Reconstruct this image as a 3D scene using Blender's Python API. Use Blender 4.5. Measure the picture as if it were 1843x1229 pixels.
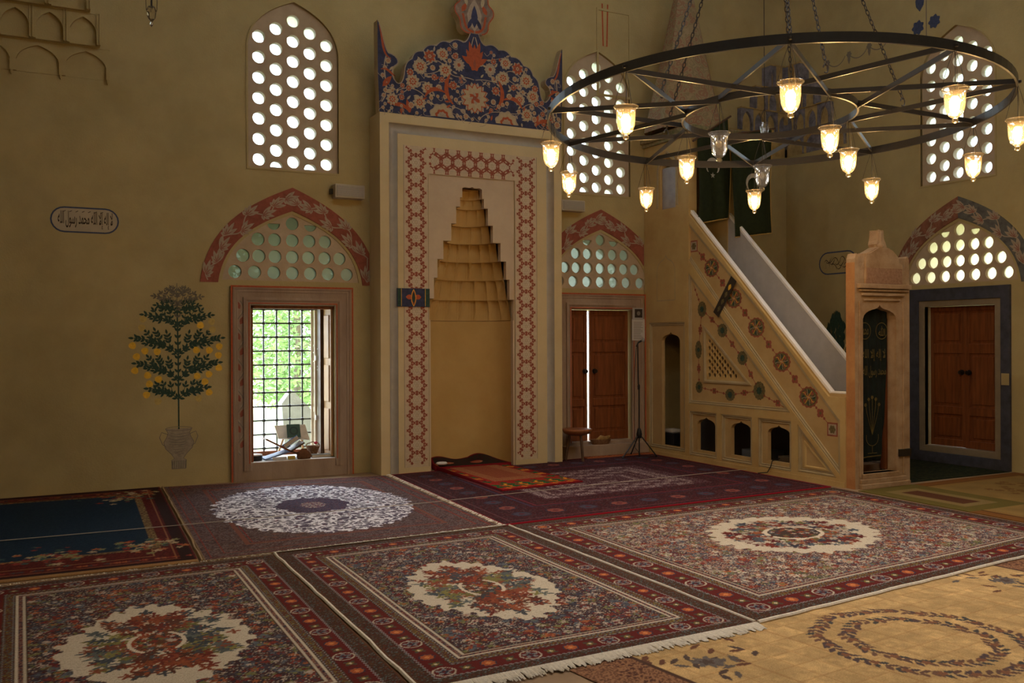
import bpy, bmesh, math, random
import numpy as np
from mathutils import Vector, Matrix
from mathutils.geometry import tessellate_polygon

for o in list(bpy.data.objects):
    bpy.data.objects.remove(o)
SC = bpy.context.scene
COL = SC.collection
PI = math.pi
R = math.radians
rnd = random.Random(7)

# ------------------------------------------------------------------ camera
cam_d = bpy.data.cameras.new('camera')
cam_d.sensor_fit = 'HORIZONTAL'
cam_d.sensor_width = 36.0
cam_d.lens = 33.39
cam_d.clip_start = 0.05
cam_d.clip_end = 300
cam = bpy.data.objects.new('camera', cam_d)
COL.objects.link(cam)
yaw, pitch, roll = R(27.62), R(-0.13), R(-0.23)
Fw = Vector((math.sin(yaw) * math.cos(pitch), math.cos(yaw) * math.cos(pitch), math.sin(pitch)))
Rt = Vector((math.cos(yaw), -math.sin(yaw), 0))
Up = Rt.cross(Fw)
rr = math.cos(roll) * Rt + math.sin(roll) * Up
uu = -math.sin(roll) * Rt + math.cos(roll) * Up
mw = Matrix((rr, uu, -Fw)).transposed().to_4x4()
mw.translation = Vector((0, 0, 1.6))
cam.matrix_world = mw
SC.camera = cam

# ------------------------------------------------------------------ view, sky, fill lamps
SC.view_settings.view_transform = 'Standard'
SC.view_settings.look = 'None'
SC.view_settings.gamma = 1.0
SC.view_settings.use_curve_mapping = False
SC.view_settings.exposure = -0.14

world = bpy.data.worlds.new('daylight_sky')
SC.world = world
world.use_nodes = True
wn = world.node_tree
wn.nodes.clear()
w_out = wn.nodes.new('ShaderNodeOutputWorld')
w_bg = wn.nodes.new('ShaderNodeBackground')
w_bg.inputs['Color'].default_value = (0.77, 0.88, 1.0, 1)
w_bg.inputs['Strength'].default_value = 15.0
wn.links.new(w_bg.outputs[0], w_out.inputs[0])

# fill lamps added for high daylight, one in each unseen drum opening
DRUM_C = (5.02, 5.4)
DRUM_R = 4.7
DRUM_Z = 8.35
DRUM_N = 8
DRUM_POWER = 15.5
for k in range(DRUM_N):
    a = 2 * PI * (k + 0.5) / DRUM_N
    ld = bpy.data.lights.new('drum_fill_lamp', 'AREA')
    ld.shape = 'RECTANGLE'
    ld.size = 0.9
    ld.size_y = 1.3
    # more from the south, less from the west, to favour the qibla wall
    ld.energy = DRUM_POWER * (1.0 - 0.55 * math.sin(a) + 0.30 * math.cos(a))
    ld.color = (1.0, 0.96, 0.90)
    ld.spread = R(80)
    lo = bpy.data.objects.new('drum_fill_lamp', ld)
    COL.objects.link(lo)
    lo.location = (DRUM_C[0] + (DRUM_R + 0.05) * math.cos(a), DRUM_C[1] + (DRUM_R + 0.05) * math.sin(a), DRUM_Z)
    d = Vector((-math.cos(a), -math.sin(a), -2.4))
    lo.rotation_euler = d.to_track_quat('-Z', 'Y').to_euler()

# ------------------------------------------------------------------ helpers
def tag(o, label=None, cat=None, group=None, kind=None):
    if label: o['label'] = label
    if cat: o['category'] = cat
    if group: o['group'] = group
    if kind: o['kind'] = kind
    return o

def empty(name, loc=(0, 0, 0), label=None, cat=None, group=None, kind=None):
    o = bpy.data.objects.new(name, None)
    o.empty_display_size = 0.1
    COL.objects.link(o)
    o.location = loc
    return tag(o, label, cat, group, kind)

def par(o, parent):
    if parent is not None:
        o.parent = parent
        if parent.type == 'EMPTY':
            o.matrix_parent_inverse = Matrix.Translation(-parent.location)
    return o

MATS = {}
def mat(name, col, rough=0.7, vary=0.0, scale=6.0, bump=0.0, bscale=40.0, metal=0.0, spec=0.3, col2=None, stretch=None, detail=5.0):
    if name in MATS: return MATS[name]
    m = bpy.data.materials.new(name)
    m.use_nodes = True
    nt = m.node_tree
    b = nt.nodes['Principled BSDF']
    b.inputs['Roughness'].default_value = rough
    b.inputs['Metallic'].default_value = metal
    b.inputs['Specular IOR Level'].default_value = spec
    c1 = tuple(col) + (1,)
    tc = nt.nodes.new('ShaderNodeTexCoord')
    vec = tc.outputs['Object']
    if stretch:
        mp = nt.nodes.new('ShaderNodeMapping')
        mp.inputs['Scale'].default_value = stretch
        nt.links.new(vec, mp.inputs['Vector'])
        vec = mp.outputs['Vector']
    if vary > 0 or col2:
        n = nt.nodes.new('ShaderNodeTexNoise')
        n.inputs['Scale'].default_value = scale
        n.inputs['Detail'].default_value = detail
        n.inputs['Roughness'].default_value = 0.62
        nt.links.new(vec, n.inputs['Vector'])
        rp = nt.nodes.new('ShaderNodeValToRGB')
        lo = col2 if col2 else tuple(max(0, x * (1 - vary)) for x in col)
        hi = col if col2 else tuple(min(1, x * (1 + vary)) for x in col)
        rp.color_ramp.elements[0].position = 0.32
        rp.color_ramp.elements[1].position = 0.68
        rp.color_ramp.elements[0].color = tuple(lo) + (1,)
        rp.color_ramp.elements[1].color = tuple(hi) + (1,)
        nt.links.new(n.outputs['Fac'], rp.inputs['Fac'])
        nt.links.new(rp.outputs['Color'], b.inputs['Base Color'])
    else:
        b.inputs['Base Color'].default_value = c1
    if bump > 0:
        n2 = nt.nodes.new('ShaderNodeTexNoise')
        n2.inputs['Scale'].default_value = bscale
        n2.inputs['Detail'].default_value = 6
        nt.links.new(vec, n2.inputs['Vector'])
        bp = nt.nodes.new('ShaderNodeBump')
        bp.inputs['Strength'].default_value = bump
        bp.inputs['Distance'].default_value = 0.02
        nt.links.new(n2.outputs['Fac'], bp.inputs['Height'])
        nt.links.new(bp.outputs['Normal'], b.inputs['Normal'])
    MATS[name] = m
    return m

def srgb(r, g, b):
    f = lambda c: (c / 255) / 12.92 if c / 255 <= 0.04045 else ((c / 255 + 0.055) / 1.055) ** 2.4
    return (f(r), f(g), f(b))

class MB:
    """collects faces of one part"""
    def __init__(s):
        s.v = []; s.f = []; s.m = []
    def add(s, vs, fs, mi=0):
        n = len(s.v)
        s.v += [tuple(p) for p in vs]
        for f in fs:
            s.f.append(tuple(i + n for i in f)); s.m.append(mi)
    def box(s, a, b, mi=0):
        x0, y0, z0 = a; x1, y1, z1 = b
        s.add([(x0, y0, z0), (x1, y0, z0), (x1, y1, z0), (x0, y1, z0), (x0, y0, z1), (x1, y0, z1), (x1, y1, z1), (x0, y1, z1)],
              [(0, 3, 2, 1), (4, 5, 6, 7), (0, 1, 5, 4), (1, 2, 6, 5), (2, 3, 7, 6), (3, 0, 4, 7)], mi)
    def plate(s, outer, holes, w0, w1, fm, mi=0, front_only=False):
        loops = [outer] + list(holes)
        tris = tessellate_polygon([[Vector((p[0], p[1], 0)) for p in l] for l in loops])
        flat = [p for l in loops for p in l]
        n = len(flat)
        vs = [fm(p[0], p[1], w1) for p in flat]
        fs = [tuple(t) for t in tris]
        if not front_only:
            vs += [fm(p[0], p[1], w0) for p in flat]
            fs += [(t[2] + n, t[1] + n, t[0] + n) for t in tris]
            k = 0
            for l in loops:
                m = len(l)
                for i in range(m):
                    j = (i + 1) % m
                    fs.append((k + i, k + j, k + j + n, k + i + n))
                k += m
        s.add(vs, fs, mi)
    def sweep(s, path, prof, fm, closed=False, mi=0, capped=True):
        n = len(path); k = len(prof)
        vs = []
        for i in range(n):
            p = Vector(path[i])
            def nrm(a, b):
                d = (Vector(b) - Vector(a)).normalized(); return Vector((-d.y, d.x))
            if closed or 0 < i < n - 1:
                n1 = nrm(path[i - 1], path[i]); n2 = nrm(path[i], path[(i + 1) % n])
                mt = (n1 + n2) / max(0.15, 1 + n1.dot(n2))
            elif i == 0: mt = nrm(path[0], path[1])
            else: mt = nrm(path[-2], path[-1])
            for (o, w) in prof:
                q = p + mt * o
                vs.append(fm(q.x, q.y, w))
        fs = []
        for i in range(n if closed else n - 1):
            j = (i + 1) % n
            for a in range(k - 1):
                fs.append((i * k + a, j * k + a, j * k + a + 1, i * k + a + 1))
        if capped and not closed:
            fs.append(tuple(range(k))); fs.append(tuple((n - 1) * k + a for a in range(k))[::-1])
        s.add(vs, fs, mi)
    def tube(s, pts, r, seg=8, mi=0, cap=True, r1=None):
        pts = [Vector(p) for p in pts]
        n = len(pts)
        rs = r if isinstance(r, (list, tuple)) else [r + ((r1 - r) * i / (n - 1) if r1 is not None else 0) for i in range(n)]
        up = None
        vs = []
        for i in range(n):
            d = (pts[min(i + 1, n - 1)] - pts[max(i - 1, 0)]).normalized()
            if up is None:
                up = Vector((0, 0, 1)) if abs(d.z) < 0.9 else Vector((1, 0, 0))
            x = d.cross(up)
            if x.length < 1e-4: x = d.cross(Vector((0, 1, 0)))
            x.normalize(); y = x.cross(d).normalized(); up = y
            for k in range(seg):
                a = 2 * PI * k / seg
                vs.append(pts[i] + rs[i] * (math.cos(a) * x + math.sin(a) * y))
        fs = []
        for i in range(n - 1):
            for k in range(seg):
                l = (k + 1) % seg
                fs.append((i * seg + k, i * seg + l, (i + 1) * seg + l, (i + 1) * seg + k))
        if cap:
            fs.append(tuple(range(seg))[::-1]); fs.append(tuple((n - 1) * seg + k for k in range(seg)))
        s.add(vs, fs, mi)
    def lathe(s, prof, c=(0, 0, 0), seg=20, mi=0, a0=0.0, a1=2 * PI):
        full = abs(a1 - a0 - 2 * PI) < 1e-6
        m = seg if full else seg + 1
        vs = []
        for (r, z) in prof:
            for k in range(m):
                a = a0 + (a1 - a0) * k / seg
                vs.append((c[0] + r * math.cos(a), c[1] + r * math.sin(a), c[2] + z))
        fs = []
        for i in range(len(prof) - 1):
            for k in range(seg):
                l = (k + 1) % m
                fs.append((i * m + k, i * m + l, (i + 1) * m + l, (i + 1) * m + k))
        s.add(vs, fs, mi)
    def bar(s, a, b, wid, hei, up=(0, 0, 1), mi=0):
        a = Vector(a); b = Vector(b); d = (b - a).normalized()
        x = d.cross(Vector(up)).normalized() * wid / 2; y = x.cross(d).normalized() * hei / 2
        vs = [p + sx * x + sy * y for p in (a, b) for sx, sy in ((-1, -1), (1, -1), (1, 1), (-1, 1))]
        s.add(vs, [(0, 1, 2, 3), (7, 6, 5, 4), (0, 4, 5, 1), (1, 5, 6, 2), (2, 6, 7, 3), (3, 7, 4, 0)], mi)
    def build(s, name, mats, parent=None, smooth=False, bevel=0.0, recalc=True):
        me = bpy.data.meshes.new(name)
        me.from_pydata(s.v, [], s.f)
        if not isinstance(mats, (list, tuple)): mats = [mats]
        for m in mats: me.materials.append(m)
        if len(mats) > 1:
            me.polygons.foreach_set('material_index', s.m)
        if recalc:
            bm = bmesh.new(); bm.from_mesh(me)
            bmesh.ops.recalc_face_normals(bm, faces=bm.faces)
            bm.to_mesh(me); bm.free()
        if smooth:
            me.polygons.foreach_set('use_smooth', [True] * len(me.polygons))
        me.update()
        o = bpy.data.objects.new(name, me)
        COL.objects.link(o)
        if bevel > 0:
            md = o.modifiers.new('bevel', 'BEVEL'); md.width = bevel; md.segments = 2; md.limit_method = 'ANGLE'
        par(o, parent)
        return o

def copy_tree(o, parent=None):
    c = o.copy(); COL.objects.link(c)
    if parent is not None: c.parent = parent
    for ch in list(o.children): copy_tree(ch, c)
    return c

def fN(y0):   # surfaces that face the camera side (-Y); u = X, v = Z, w = out of the wall
    return lambda u, v, w: (u, y0 - w, v)
def fE(x0):   # surfaces that face -X; u = Y, v = Z
    return lambda u, v, w: (x0 - w, u, v)

def rect(u0, v0, u1, v1): return [(u0, v0), (u1, v0), (u1, v1), (u0, v1)]
def circ(u, v, r, n=20, ry=None):
    ry = ry or r
    return [(u + r * math.cos(2 * PI * i / n), v + ry * math.sin(2 * PI * i / n)) for i in range(n)]
def clip_below(poly, vmin):
    out = []
    for i in range(len(poly)):
        a = poly[i]; b = poly[(i + 1) % len(poly)]
        if a[1] >= vmin: out.append(a)
        if (a[1] >= vmin) != (b[1] >= vmin):
            t = (vmin - a[1]) / (b[1] - a[1]); out.append((a[0] + t * (b[0] - a[0]), vmin))
    return out

def bez(p0, p1, p2, p3, n=10, skip_first=False):
    out = []
    for i in range(1 if skip_first else 0, n + 1):
        t = i / n; s = 1 - t
        out.append(tuple(s ** 3 * a + 3 * s * s * t * b + 3 * s * t * t * c + t ** 3 * d for a, b, c, d in zip(p0, p1, p2, p3)))
    return out

def pointed_arch(uc, v0, hw, apex, n=12):
    """half outline left base -> apex -> right base"""
    h = apex - v0
    L = bez((uc - hw, v0), (uc - hw * 0.93, v0 + 0.55 * h), (uc - hw * 0.52, v0 + 0.80 * h), (uc, apex), n)
    Rr = [(2 * uc - p[0], p[1]) for p in L[::-1]]
    return L + Rr[1:]

def ogee(uc, v0, vs, hw, apex, n=5):
    """opening with a small ogee point: left bottom ... right bottom"""
    h = apex - vs
    L = [(uc - hw, v0), (uc - hw, vs)]
    L += bez((uc - hw, vs), (uc - hw * 0.95, vs + 0.5 * h), (uc - hw * 0.55, vs + 0.62 * h), (uc - hw * 0.28, vs + 0.70 * h), n, True)
    L += bez((uc - hw * 0.28, vs + 0.70 * h), (uc - hw * 0.12, vs + 0.76 * h), (uc - hw * 0.05, vs + 0.85 * h), (uc, apex), n, True)
    return L + [(2 * uc - p[0], p[1]) for p in L[::-1][1:]]

class Paint:
    """flat painted ornament: polygons on a wall plane, one thin layer per colour step"""
    def __init__(s, mats, base=0.0012, step=0.0006):
        s.mats = mats; s.idx = {m.name: i for i, m in enumerate(mats)}
        s.b = base; s.st = step
        s.p = []
    def poly(s, pts, m, layer=0):
        s.p.append((list(pts), s.idx[m.name], layer))
    def circle(s, u, v, r, m, layer=0, n=14, ry=None): s.poly(circ(u, v, r, n, ry), m, layer)
    def stroke(s, pts, wd, m, layer=0, closed=False, taper=False):
        n = len(pts); P = [Vector(p) for p in pts]
        if closed: P.append(P[0]); P.append(P[1])
        L = []; Rr = []
        for i in range(len(P)):
            d = P[min(i + 1, len(P) - 1)] - P[max(i - 1, 0)]
            if d.length < 1e-9: d = Vector((1, 0))
            d.normalize(); nn = Vector((-d.y, d.x))
            w = wd / 2
            if taper: w *= (0.25 + 0.75 * math.sin(PI * min(0.999, max(0.001, i / (len(P) - 1)))))
            L.append(P[i] + nn * w); Rr.append(P[i] - nn * w)
        for i in range(len(P) - 1):
            s.poly([tuple(L[i]), tuple(Rr[i]), tuple(Rr[i + 1]), tuple(L[i + 1])], m, layer)
    def leaf(s, u, v, ang, ln, wd, m, layer=0):
        ca, sa = math.cos(ang), math.sin(ang)
        pr = [(0, 0), (0.25, 0.42), (0.5, 0.5), (0.78, 0.3), (1, 0), (0.78, -0.3), (0.5, -0.5), (0.25, -0.42)]
        s.poly([(u + ca * ln * a - sa * wd * b, v + sa * ln * a + ca * wd * b) for a, b in pr], m, layer)
    def flower(s, u, v, r, n, mo, mi=None, mc=None, layer=0, rot=0.0, depth=0.25):
        pts = []
        for i in range(n * 4):
            a = rot + 2 * PI * i / (n * 4)
            rr_ = r * (1 - depth * (0.5 + 0.5 * math.cos(n * (a - rot) + PI)))
            pts.append((u + rr_ * math.cos(a), v + rr_ * math.sin(a)))
        s.poly(pts, mo, layer)
        if mi: s.flower(u, v, r * 0.62, n, mi, layer=layer + 1, rot=rot + PI / n)
        if mc: s.circle(u, v, r * 0.28, mc, layer + 2, 10)
    def build(s, name, fm, parent=None):
        vs = []; fs = []; ms = []
        for k, (pts, mi, ly) in enumerate(s.p):
            n = len(vs)
            w = s.b + s.st * (ly + 0.9 * (k % 30) / 30)     # no two overlapping strokes lie in one plane
            vs += [fm(p[0], p[1], w) for p in pts]
            fs.append(tuple(range(n, n + len(pts)))); ms.append(mi)
        me = bpy.data.meshes.new(name)
        me.from_pydata(vs, [], fs)
        for m in s.mats: me.materials.append(m)
        me.polygons.foreach_set('material_index', ms)
        me.update()
        o = bpy.data.objects.new(name, me)
        COL.objects.link(o)
        par(o, parent)
        return o

def text_polys(body):
    """outline faces of a piece of writing (built-in font), centred, height about 1"""
    c = bpy.data.curves.new('writing', 'FONT'); c.body = body; c.resolution_u = 2; c.offset = 0.014
    o = bpy.data.objects.new('writing', c); COL.objects.link(o)
    dg = bpy.context.evaluated_depsgraph_get()
    me = bpy.data.meshes.new_from_object(o.evaluated_get(dg))
    V_ = [(v.co.x, v.co.y) for v in me.vertices]
    P = [[V_[i] for i in p.vertices] for p in me.polygons]
    bpy.data.objects.remove(o); bpy.data.curves.remove(c); bpy.data.meshes.remove(me)
    xs = [p[0] for q in P for p in q]; ys = [p[1] for q in P for p in q]
    return P, min(xs), max(xs), min(ys), max(ys)

def put_text(pt, body, u0, u1, v0, v1, m, layer=1, flip=False):
    P, a, b, c, d = text_polys(body)
    for q in P:
        pts = []
        for x, y in q:
            t = (x - a) / (b - a)
            if flip: t = 1 - t
            pts.append((u0 + (u1 - u0) * t, v0 + (v1 - v0) * (y - c) / (d - c)))
        pt.poly(pts, m, layer)

# ------------------------------------------------------------------ materials
plaster = mat('plaster_cream', (0.49, 0.39, 0.185), 0.9, scale=1.6, col2=(0.40, 0.315, 0.145), bump=0.15, bscale=55)
plaster_light = mat('plaster_pale', (0.62, 0.49, 0.275), 0.85, scale=2.2, col2=(0.55, 0.43, 0.235), bump=0.08, bscale=45)
niche_plaster = mat('plaster_niche', (0.56, 0.375, 0.14), 0.85, scale=2.0, col2=(0.49, 0.315, 0.105), bump=0.06, bscale=40)
grey_cove = mat('painted_grey_cove', (0.42, 0.38, 0.32), 0.8, vary=0.08)
stone_frame = mat('window_stone', (0.38, 0.275, 0.195), 0.85, scale=5, col2=(0.28, 0.195, 0.135), bump=0.15, bscale=70, stretch=(1, 1, 0.3))
lattice_m = mat('pierced_plaster', (0.47, 0.36, 0.24), 0.9, vary=0.10, scale=5, bump=0.1)
red_paint = mat('red_paint', (0.42, 0.09, 0.035), 0.85, vary=0.18, scale=30)
brick_red = mat('brick_red_paint', (0.27, 0.08, 0.05), 0.85, vary=0.2, scale=14)
pale_paint = mat('pale_ornament_paint', (0.37, 0.29, 0.21), 0.85, vary=0.15, scale=30)
navy_paint = mat('navy_paint', (0.036, 0.040, 0.082), 0.8, vary=0.3, scale=16)
cream_paint = mat('cream_paint', (0.44, 0.34, 0.205), 0.8, vary=0.1, scale=25)
orange_paint = mat('orange_red_paint', (0.38, 0.085, 0.03), 0.8, vary=0.18, scale=25)
green_paint = mat('leaf_green_paint', (0.030, 0.062, 0.045), 0.85, vary=0.3, scale=30)
faded_paint = mat('faded_green_paint', (0.16, 0.14, 0.10), 0.85, vary=0.3, scale=30)
yellow_paint = mat('lemon_yellow_paint', (0.78, 0.47, 0.05), 0.85, vary=0.15, scale=30)
ink_paint = mat('dark_ink_paint', (0.035, 0.025, 0.018), 0.8)
blue_line = mat('slate_blue_paint', (0.055, 0.07, 0.13), 0.8, vary=0.2, scale=30)
grey_line = mat('grey_line_paint', (0.20, 0.17, 0.13), 0.85)
olive_paint = mat('olive_paint', (0.13, 0.105, 0.045), 0.85, vary=0.35, scale=35)
wood = mat('shutter_wood', (0.25, 0.075, 0.022), 0.5, scale=5, col2=(0.13, 0.036, 0.011), bump=0.1, bscale=30, stretch=(6, 6, 0.5))
wood_pale = mat('pale_wood', (0.46, 0.27, 0.11), 0.55, scale=5, col2=(0.34, 0.17, 0.06), stretch=(6, 6, 0.5))
wood_dark = mat('dark_wood', (0.09, 0.045, 0.022), 0.5, vary=0.3, scale=8)
iron = mat('wrought_iron', (0.012, 0.010, 0.009), 0.33, vary=0.25, scale=30, metal=0.0, spec=0.6)
chain_m = mat('chain_iron', (0.035, 0.030, 0.026), 0.5, metal=0.5)
white_stone = mat('white_sill_stone', (0.72, 0.70, 0.68), 0.6, vary=0.06)
portal_stone = mat('pink_portal_stone', (0.46, 0.32, 0.19), 0.8, scale=5, col2=(0.30, 0.18, 0.09), bump=0.2, bscale=60)
portal_side = mat('orange_portal_side', (0.50, 0.26, 0.10), 0.8, scale=4, col2=(0.36, 0.15, 0.055), bump=0.15, bscale=60)  # more orange than the portal stone
black_plastic = mat('black_plastic', (0.012, 0.012, 0.013), 0.4)
grey_board = mat('grey_parapet_paint', (0.50, 0.47, 0.45), 0.75, vary=0.06, scale=8)
white_rail = mat('white_rail_paint', (0.90, 0.87, 0.83), 0.6, vary=0.05)
dark_frame = mat('blue_black_stone', (0.055, 0.055, 0.070), 0.7, vary=0.3, scale=8, bump=0.1)
beige_frame = mat('beige_door_stone', (0.25, 0.19, 0.115), 0.85, vary=0.12, scale=6)
# ------------------------------------------------------------------ the room shell
QY, EX, WX, SY = 10.97, 10.5, -0.95, -1.0
THK = 0.7
TOP = 7.4
NW = fN(QY)
EW = fE(EX)

# lunette and window sizes are the same on both walls
def lower_hole(c): return rect(c - 0.50, 0.205, c + 0.50, 2.0)
def lunette_hole(c): return pointed_arch(c, 2.285, 0.80, 3.06)
UP_HW, UP_V0, UP_SP, UP_AP = 0.53, 3.575, 4.98, 5.53
def upper_hole(c): return [(c - UP_HW, UP_V0)] + pointed_arch(c, UP_SP, UP_HW, UP_AP) + [(c + UP_HW, UP_V0)]

C1, C2, C3 = 2.865, 7.12, 7.965
U1, U2, U3 = 2.89, 7.075, 7.99

b = MB()
holes = []
for c, u in ((C1, U1), (C2, U2)):
    holes += [lower_hole(c), lunette_hole(c), upper_hole(u)]
# deep semicircular niche of the mihrab is cut into the wall too
holes.append(rect(4.43, 0.01, 5.60, 3.58))
b.plate(rect(WX - THK, 0, EX + THK, TOP), holes, -THK, 0, NW)
wall_n = b.build('wall_north', plaster); tag(wall_n, 'cream plastered qibla wall with windows and prayer niche', kind='structure')
b = MB()
b.plate(rect(SY - THK, 0, QY, TOP), [lower_hole(C3), lunette_hole(C3), upper_hole(U3)], -THK, 0, EW)
wall_e = b.build('wall_east', plaster); tag(wall_e, 'cream plastered wall behind the pulpit', kind='structure')
b = MB(); b.box((WX - THK, SY - THK, 0), (WX, QY, TOP))
tag(b.build('wall_west', plaster), 'cream plastered west wall', kind='structure')
b = MB(); b.box((WX, SY - THK, 0), (EX, SY, TOP))
tag(b.build('wall_south', plaster), 'cream plastered entrance wall', kind='structure')
floor_m = mat('stone_floor', (0.30, 0.20, 0.12), 0.8, vary=0.2, scale=3)
b = MB(); b.box((WX, SY, -0.2), (EX, QY, 0))
tag(b.build('floor', floor_m), 'worn floor beneath the carpets', kind='structure')
# ceiling with round opening, drum with eight windows and a dome
b = MB()
b.plate(rect(WX - THK, SY - THK, EX + THK, QY + THK), [circ(DRUM_C[0], DRUM_C[1], DRUM_R + 0.12, 64)], 0, 0.25, lambda u, v, w: (u, v, TOP + w))
tag(b.build('ceiling', plaster), 'flat plaster ceiling around the dome', kind='structure')
b = MB()
for k in range(DRUM_N):
    a0 = 2 * PI * k / DRUM_N
    aw = 0.5 * 1.0 / DRUM_R
    am = a0 + PI / DRUM_N
    def cyl(a0_, a1_, z0, z1, n=8):
        for i in range(n):
            p, q = a0_ + (a1_ - a0_) * i / n, a0_ + (a1_ - a0_) * (i + 1) / n
            vs = []
            for rr2 in (DRUM_R + 0.1, DRUM_R + 0.4):
                for an, z in ((p, z0), (q, z0), (q, z1), (p, z1)):
                    vs.append((DRUM_C[0] + rr2 * math.cos(an), DRUM_C[1] + rr2 * math.sin(an), z))
            b.add(vs, [(0, 1, 2, 3), (7, 6, 5, 4), (0, 4, 5, 1), (1, 5, 6, 2), (2, 6, 7, 3), (3, 7, 4, 0)])
    cyl(a0, am - aw, TOP, 9.3); cyl(am + aw, a0 + 2 * PI / DRUM_N, TOP, 9.3)
    cyl(am - aw, am + aw, TOP, DRUM_Z - 0.7, 2); cyl(am - aw, am + aw, DRUM_Z + 0.7, 9.3, 2)
tag(b.build('trim_1', plaster), 'round drum with windows under the dome', kind='structure')
b = MB()
b.lathe([((DRUM_R + 0.4) * math.cos(PI / 2 * i / 12), (DRUM_R + 0.0) * math.sin(PI / 2 * i / 12)) for i in range(13)], (DRUM_C[0], DRUM_C[1], 9.3), 48)
tag(b.build('ceiling_dome', plaster, smooth=True), 'plastered dome above the prayer hall', kind='structure')

# ------------------------------------------------------------------ glass
def pane_mat(name, tint, body, mixf, rough=0.25):
    m = bpy.data.materials.new(name); m.use_nodes = True
    nt = m.node_tree; nt.nodes.clear()
    out = nt.nodes.new('ShaderNodeOutputMaterial')
    tr = nt.nodes.new('ShaderNodeBsdfTransparent'); tr.inputs['Color'].default_value = tint + (1,)
    tl = nt.nodes.new('ShaderNodeBsdfTranslucent'); tl.inputs['Color'].default_value = body + (1,)
    gl = nt.nodes.new('ShaderNodeBsdfGlossy'); gl.inputs['Roughness'].default_value = rough; gl.inputs['Color'].default_value = (1, 1, 1, 1)
    mx = nt.nodes.new('ShaderNodeMixShader'); mx.inputs['Fac'].default_value = mixf
    nt.links.new(tr.outputs[0], mx.inputs[1]); nt.links.new(tl.outputs[0], mx.inputs[2])
    fr = nt.nodes.new('ShaderNodeFresnel'); fr.inputs['IOR'].default_value = 1.45
    m2 = nt.nodes.new('ShaderNodeMixShader')
    nt.links.new(fr.outputs[0], m2.inputs['Fac']); nt.links.new(mx.outputs[0], m2.inputs[1]); nt.links.new(gl.outputs[0], m2.inputs[2])
    nt.links.new(m2.outputs[0], out.inputs[0])
    return m
glass_clear = pane_mat('clear_round_glass', (0.90, 0.96, 0.97), (0.6, 0.7, 0.7), 0.25)
glass_green = pane_mat('greenish_round_glass', (0.17, 0.205, 0.165), (0.20, 0.22, 0.18), 0.5)
glass_milk = pane_mat('milky_round_glass', (0.28, 0.30, 0.26), (0.34, 0.34, 0.30), 0.5)
glass_pale = pane_mat('pale_round_glass', (0.70, 0.67, 0.52), (0.70, 0.66, 0.50), 0.6)

disc_cache = {}
def disc_mesh(key, poly_uv, fm0, m):
    """thin glass disc around the origin"""
    if key in disc_cache: return disc_cache[key]
    b = MB(); b.plate(poly_uv, [], -0.003, 0.003, fm0)
    o = b.build('pane', m)
    me = o.data; bpy.data.objects.remove(o)
    disc_cache[key] = me
    return me

def pane(parent, u, v, w, r, fm, m, half=None):
    f0 = (lambda a, b_, c: tuple(np.array(fm(a, b_, c)) - np.array(fm(0, 0, 0))))
    poly = circ(0, 0, r + 0.004, 20)
    if half == 'low': poly = [p for p in poly if p[1] > -1e-6]
    if half == 'half': poly = [p for p in poly if p[1] < 1e-6]
    me = disc_mesh((m.name, round(r, 3), half, fm(0, 0, 0)), poly, f0, m)
    o = bpy.data.objects.new('pane', me); COL.objects.link(o)
    o.location = fm(u, v, w)
    par(o, parent)
    return o

def upper_window(n, uc, fm, m, label):
    root = empty('window_%d' % n, fm(uc, UP_V0, 0), label, kind='structure')
    b = MB()
    H = []
    pz = []
    dx = 0.1985; r = 0.073; dz = 0.2345
    for ci in range(5):
        u = uc + (ci - 2) * dx
        if ci in (0, 4): zs = [3.682 + dz * i for i in range(7)]
        elif ci in (1, 3): zs = [3.80 + dz * i for i in range(7)]
        else: zs = [3.680 + dz * i for i in range(8)]
        for z in zs:
            H.append(circ(u, z, r, 20)); pz.append((u, z, None))
        if ci in (1, 3):
            hp = [p for p in circ(u, 3.602, r, 20) if p[1] > 3.602 - 1e-6]
            H.append(hp); pz.append((u, 3.602, 'low'))
    out = [(uc - UP_HW, UP_V0)] + pointed_arch(uc, UP_SP, UP_HW, UP_AP) + [(uc + UP_HW, UP_V0)]
    b.plate(out, H, -0.12, -0.03, fm)
    b.build('pierced_panel', lattice_m, root)
    b = MB()
    big = [(uc - UP_HW - 0.02, UP_V0 - 0.02)] + pointed_arch(uc, UP_SP, UP_HW + 0.02, UP_AP + 0.025) + [(uc + UP_HW + 0.02, UP_V0 - 0.02)]
    b.plate(big, [out], -0.02, 0.012, fm)
    b.build('moulding', plaster, root)
    for (u, z, h) in pz: pane(root, u, z, -0.095, r, fm, m, h)
    return root

def lunette(root, c, fm, m, mats_by_side=None):
    H = []; pz = []
    r = 0.075
    rows = [(2.381, [-0.655, -0.435, -0.215, 0, 0.212, 0.425, 0.655]), (2.567, [-0.565, -0.385, -0.2, 0, 0.19, 0.385, 0.565]),
            (2.760, [-0.395, -0.205, 0, 0.20, 0.39]), (2.955, [0])]
    for z, us in rows:
        for du in us:
            H.append(circ(c + du, z, r, 20)); pz.append((c + du, z, None))
    for sg in (-1, 1):
        u, z = c + sg * 0.215, 2.948
        H.append([p for p in circ(u, z, r, 20) if p[1] < z + 1e-6]); pz.append((u, z, 'half'))
    b = MB()
    b.plate(pointed_arch(c, 2.25, 0.845, 3.10), H, -0.075, -0.012, fm)
    b.build('pierced_panel', lattice_m, root)
    for (u, z, h) in pz: pane(root, u, z, -0.055, r, fm, m, h)

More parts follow.
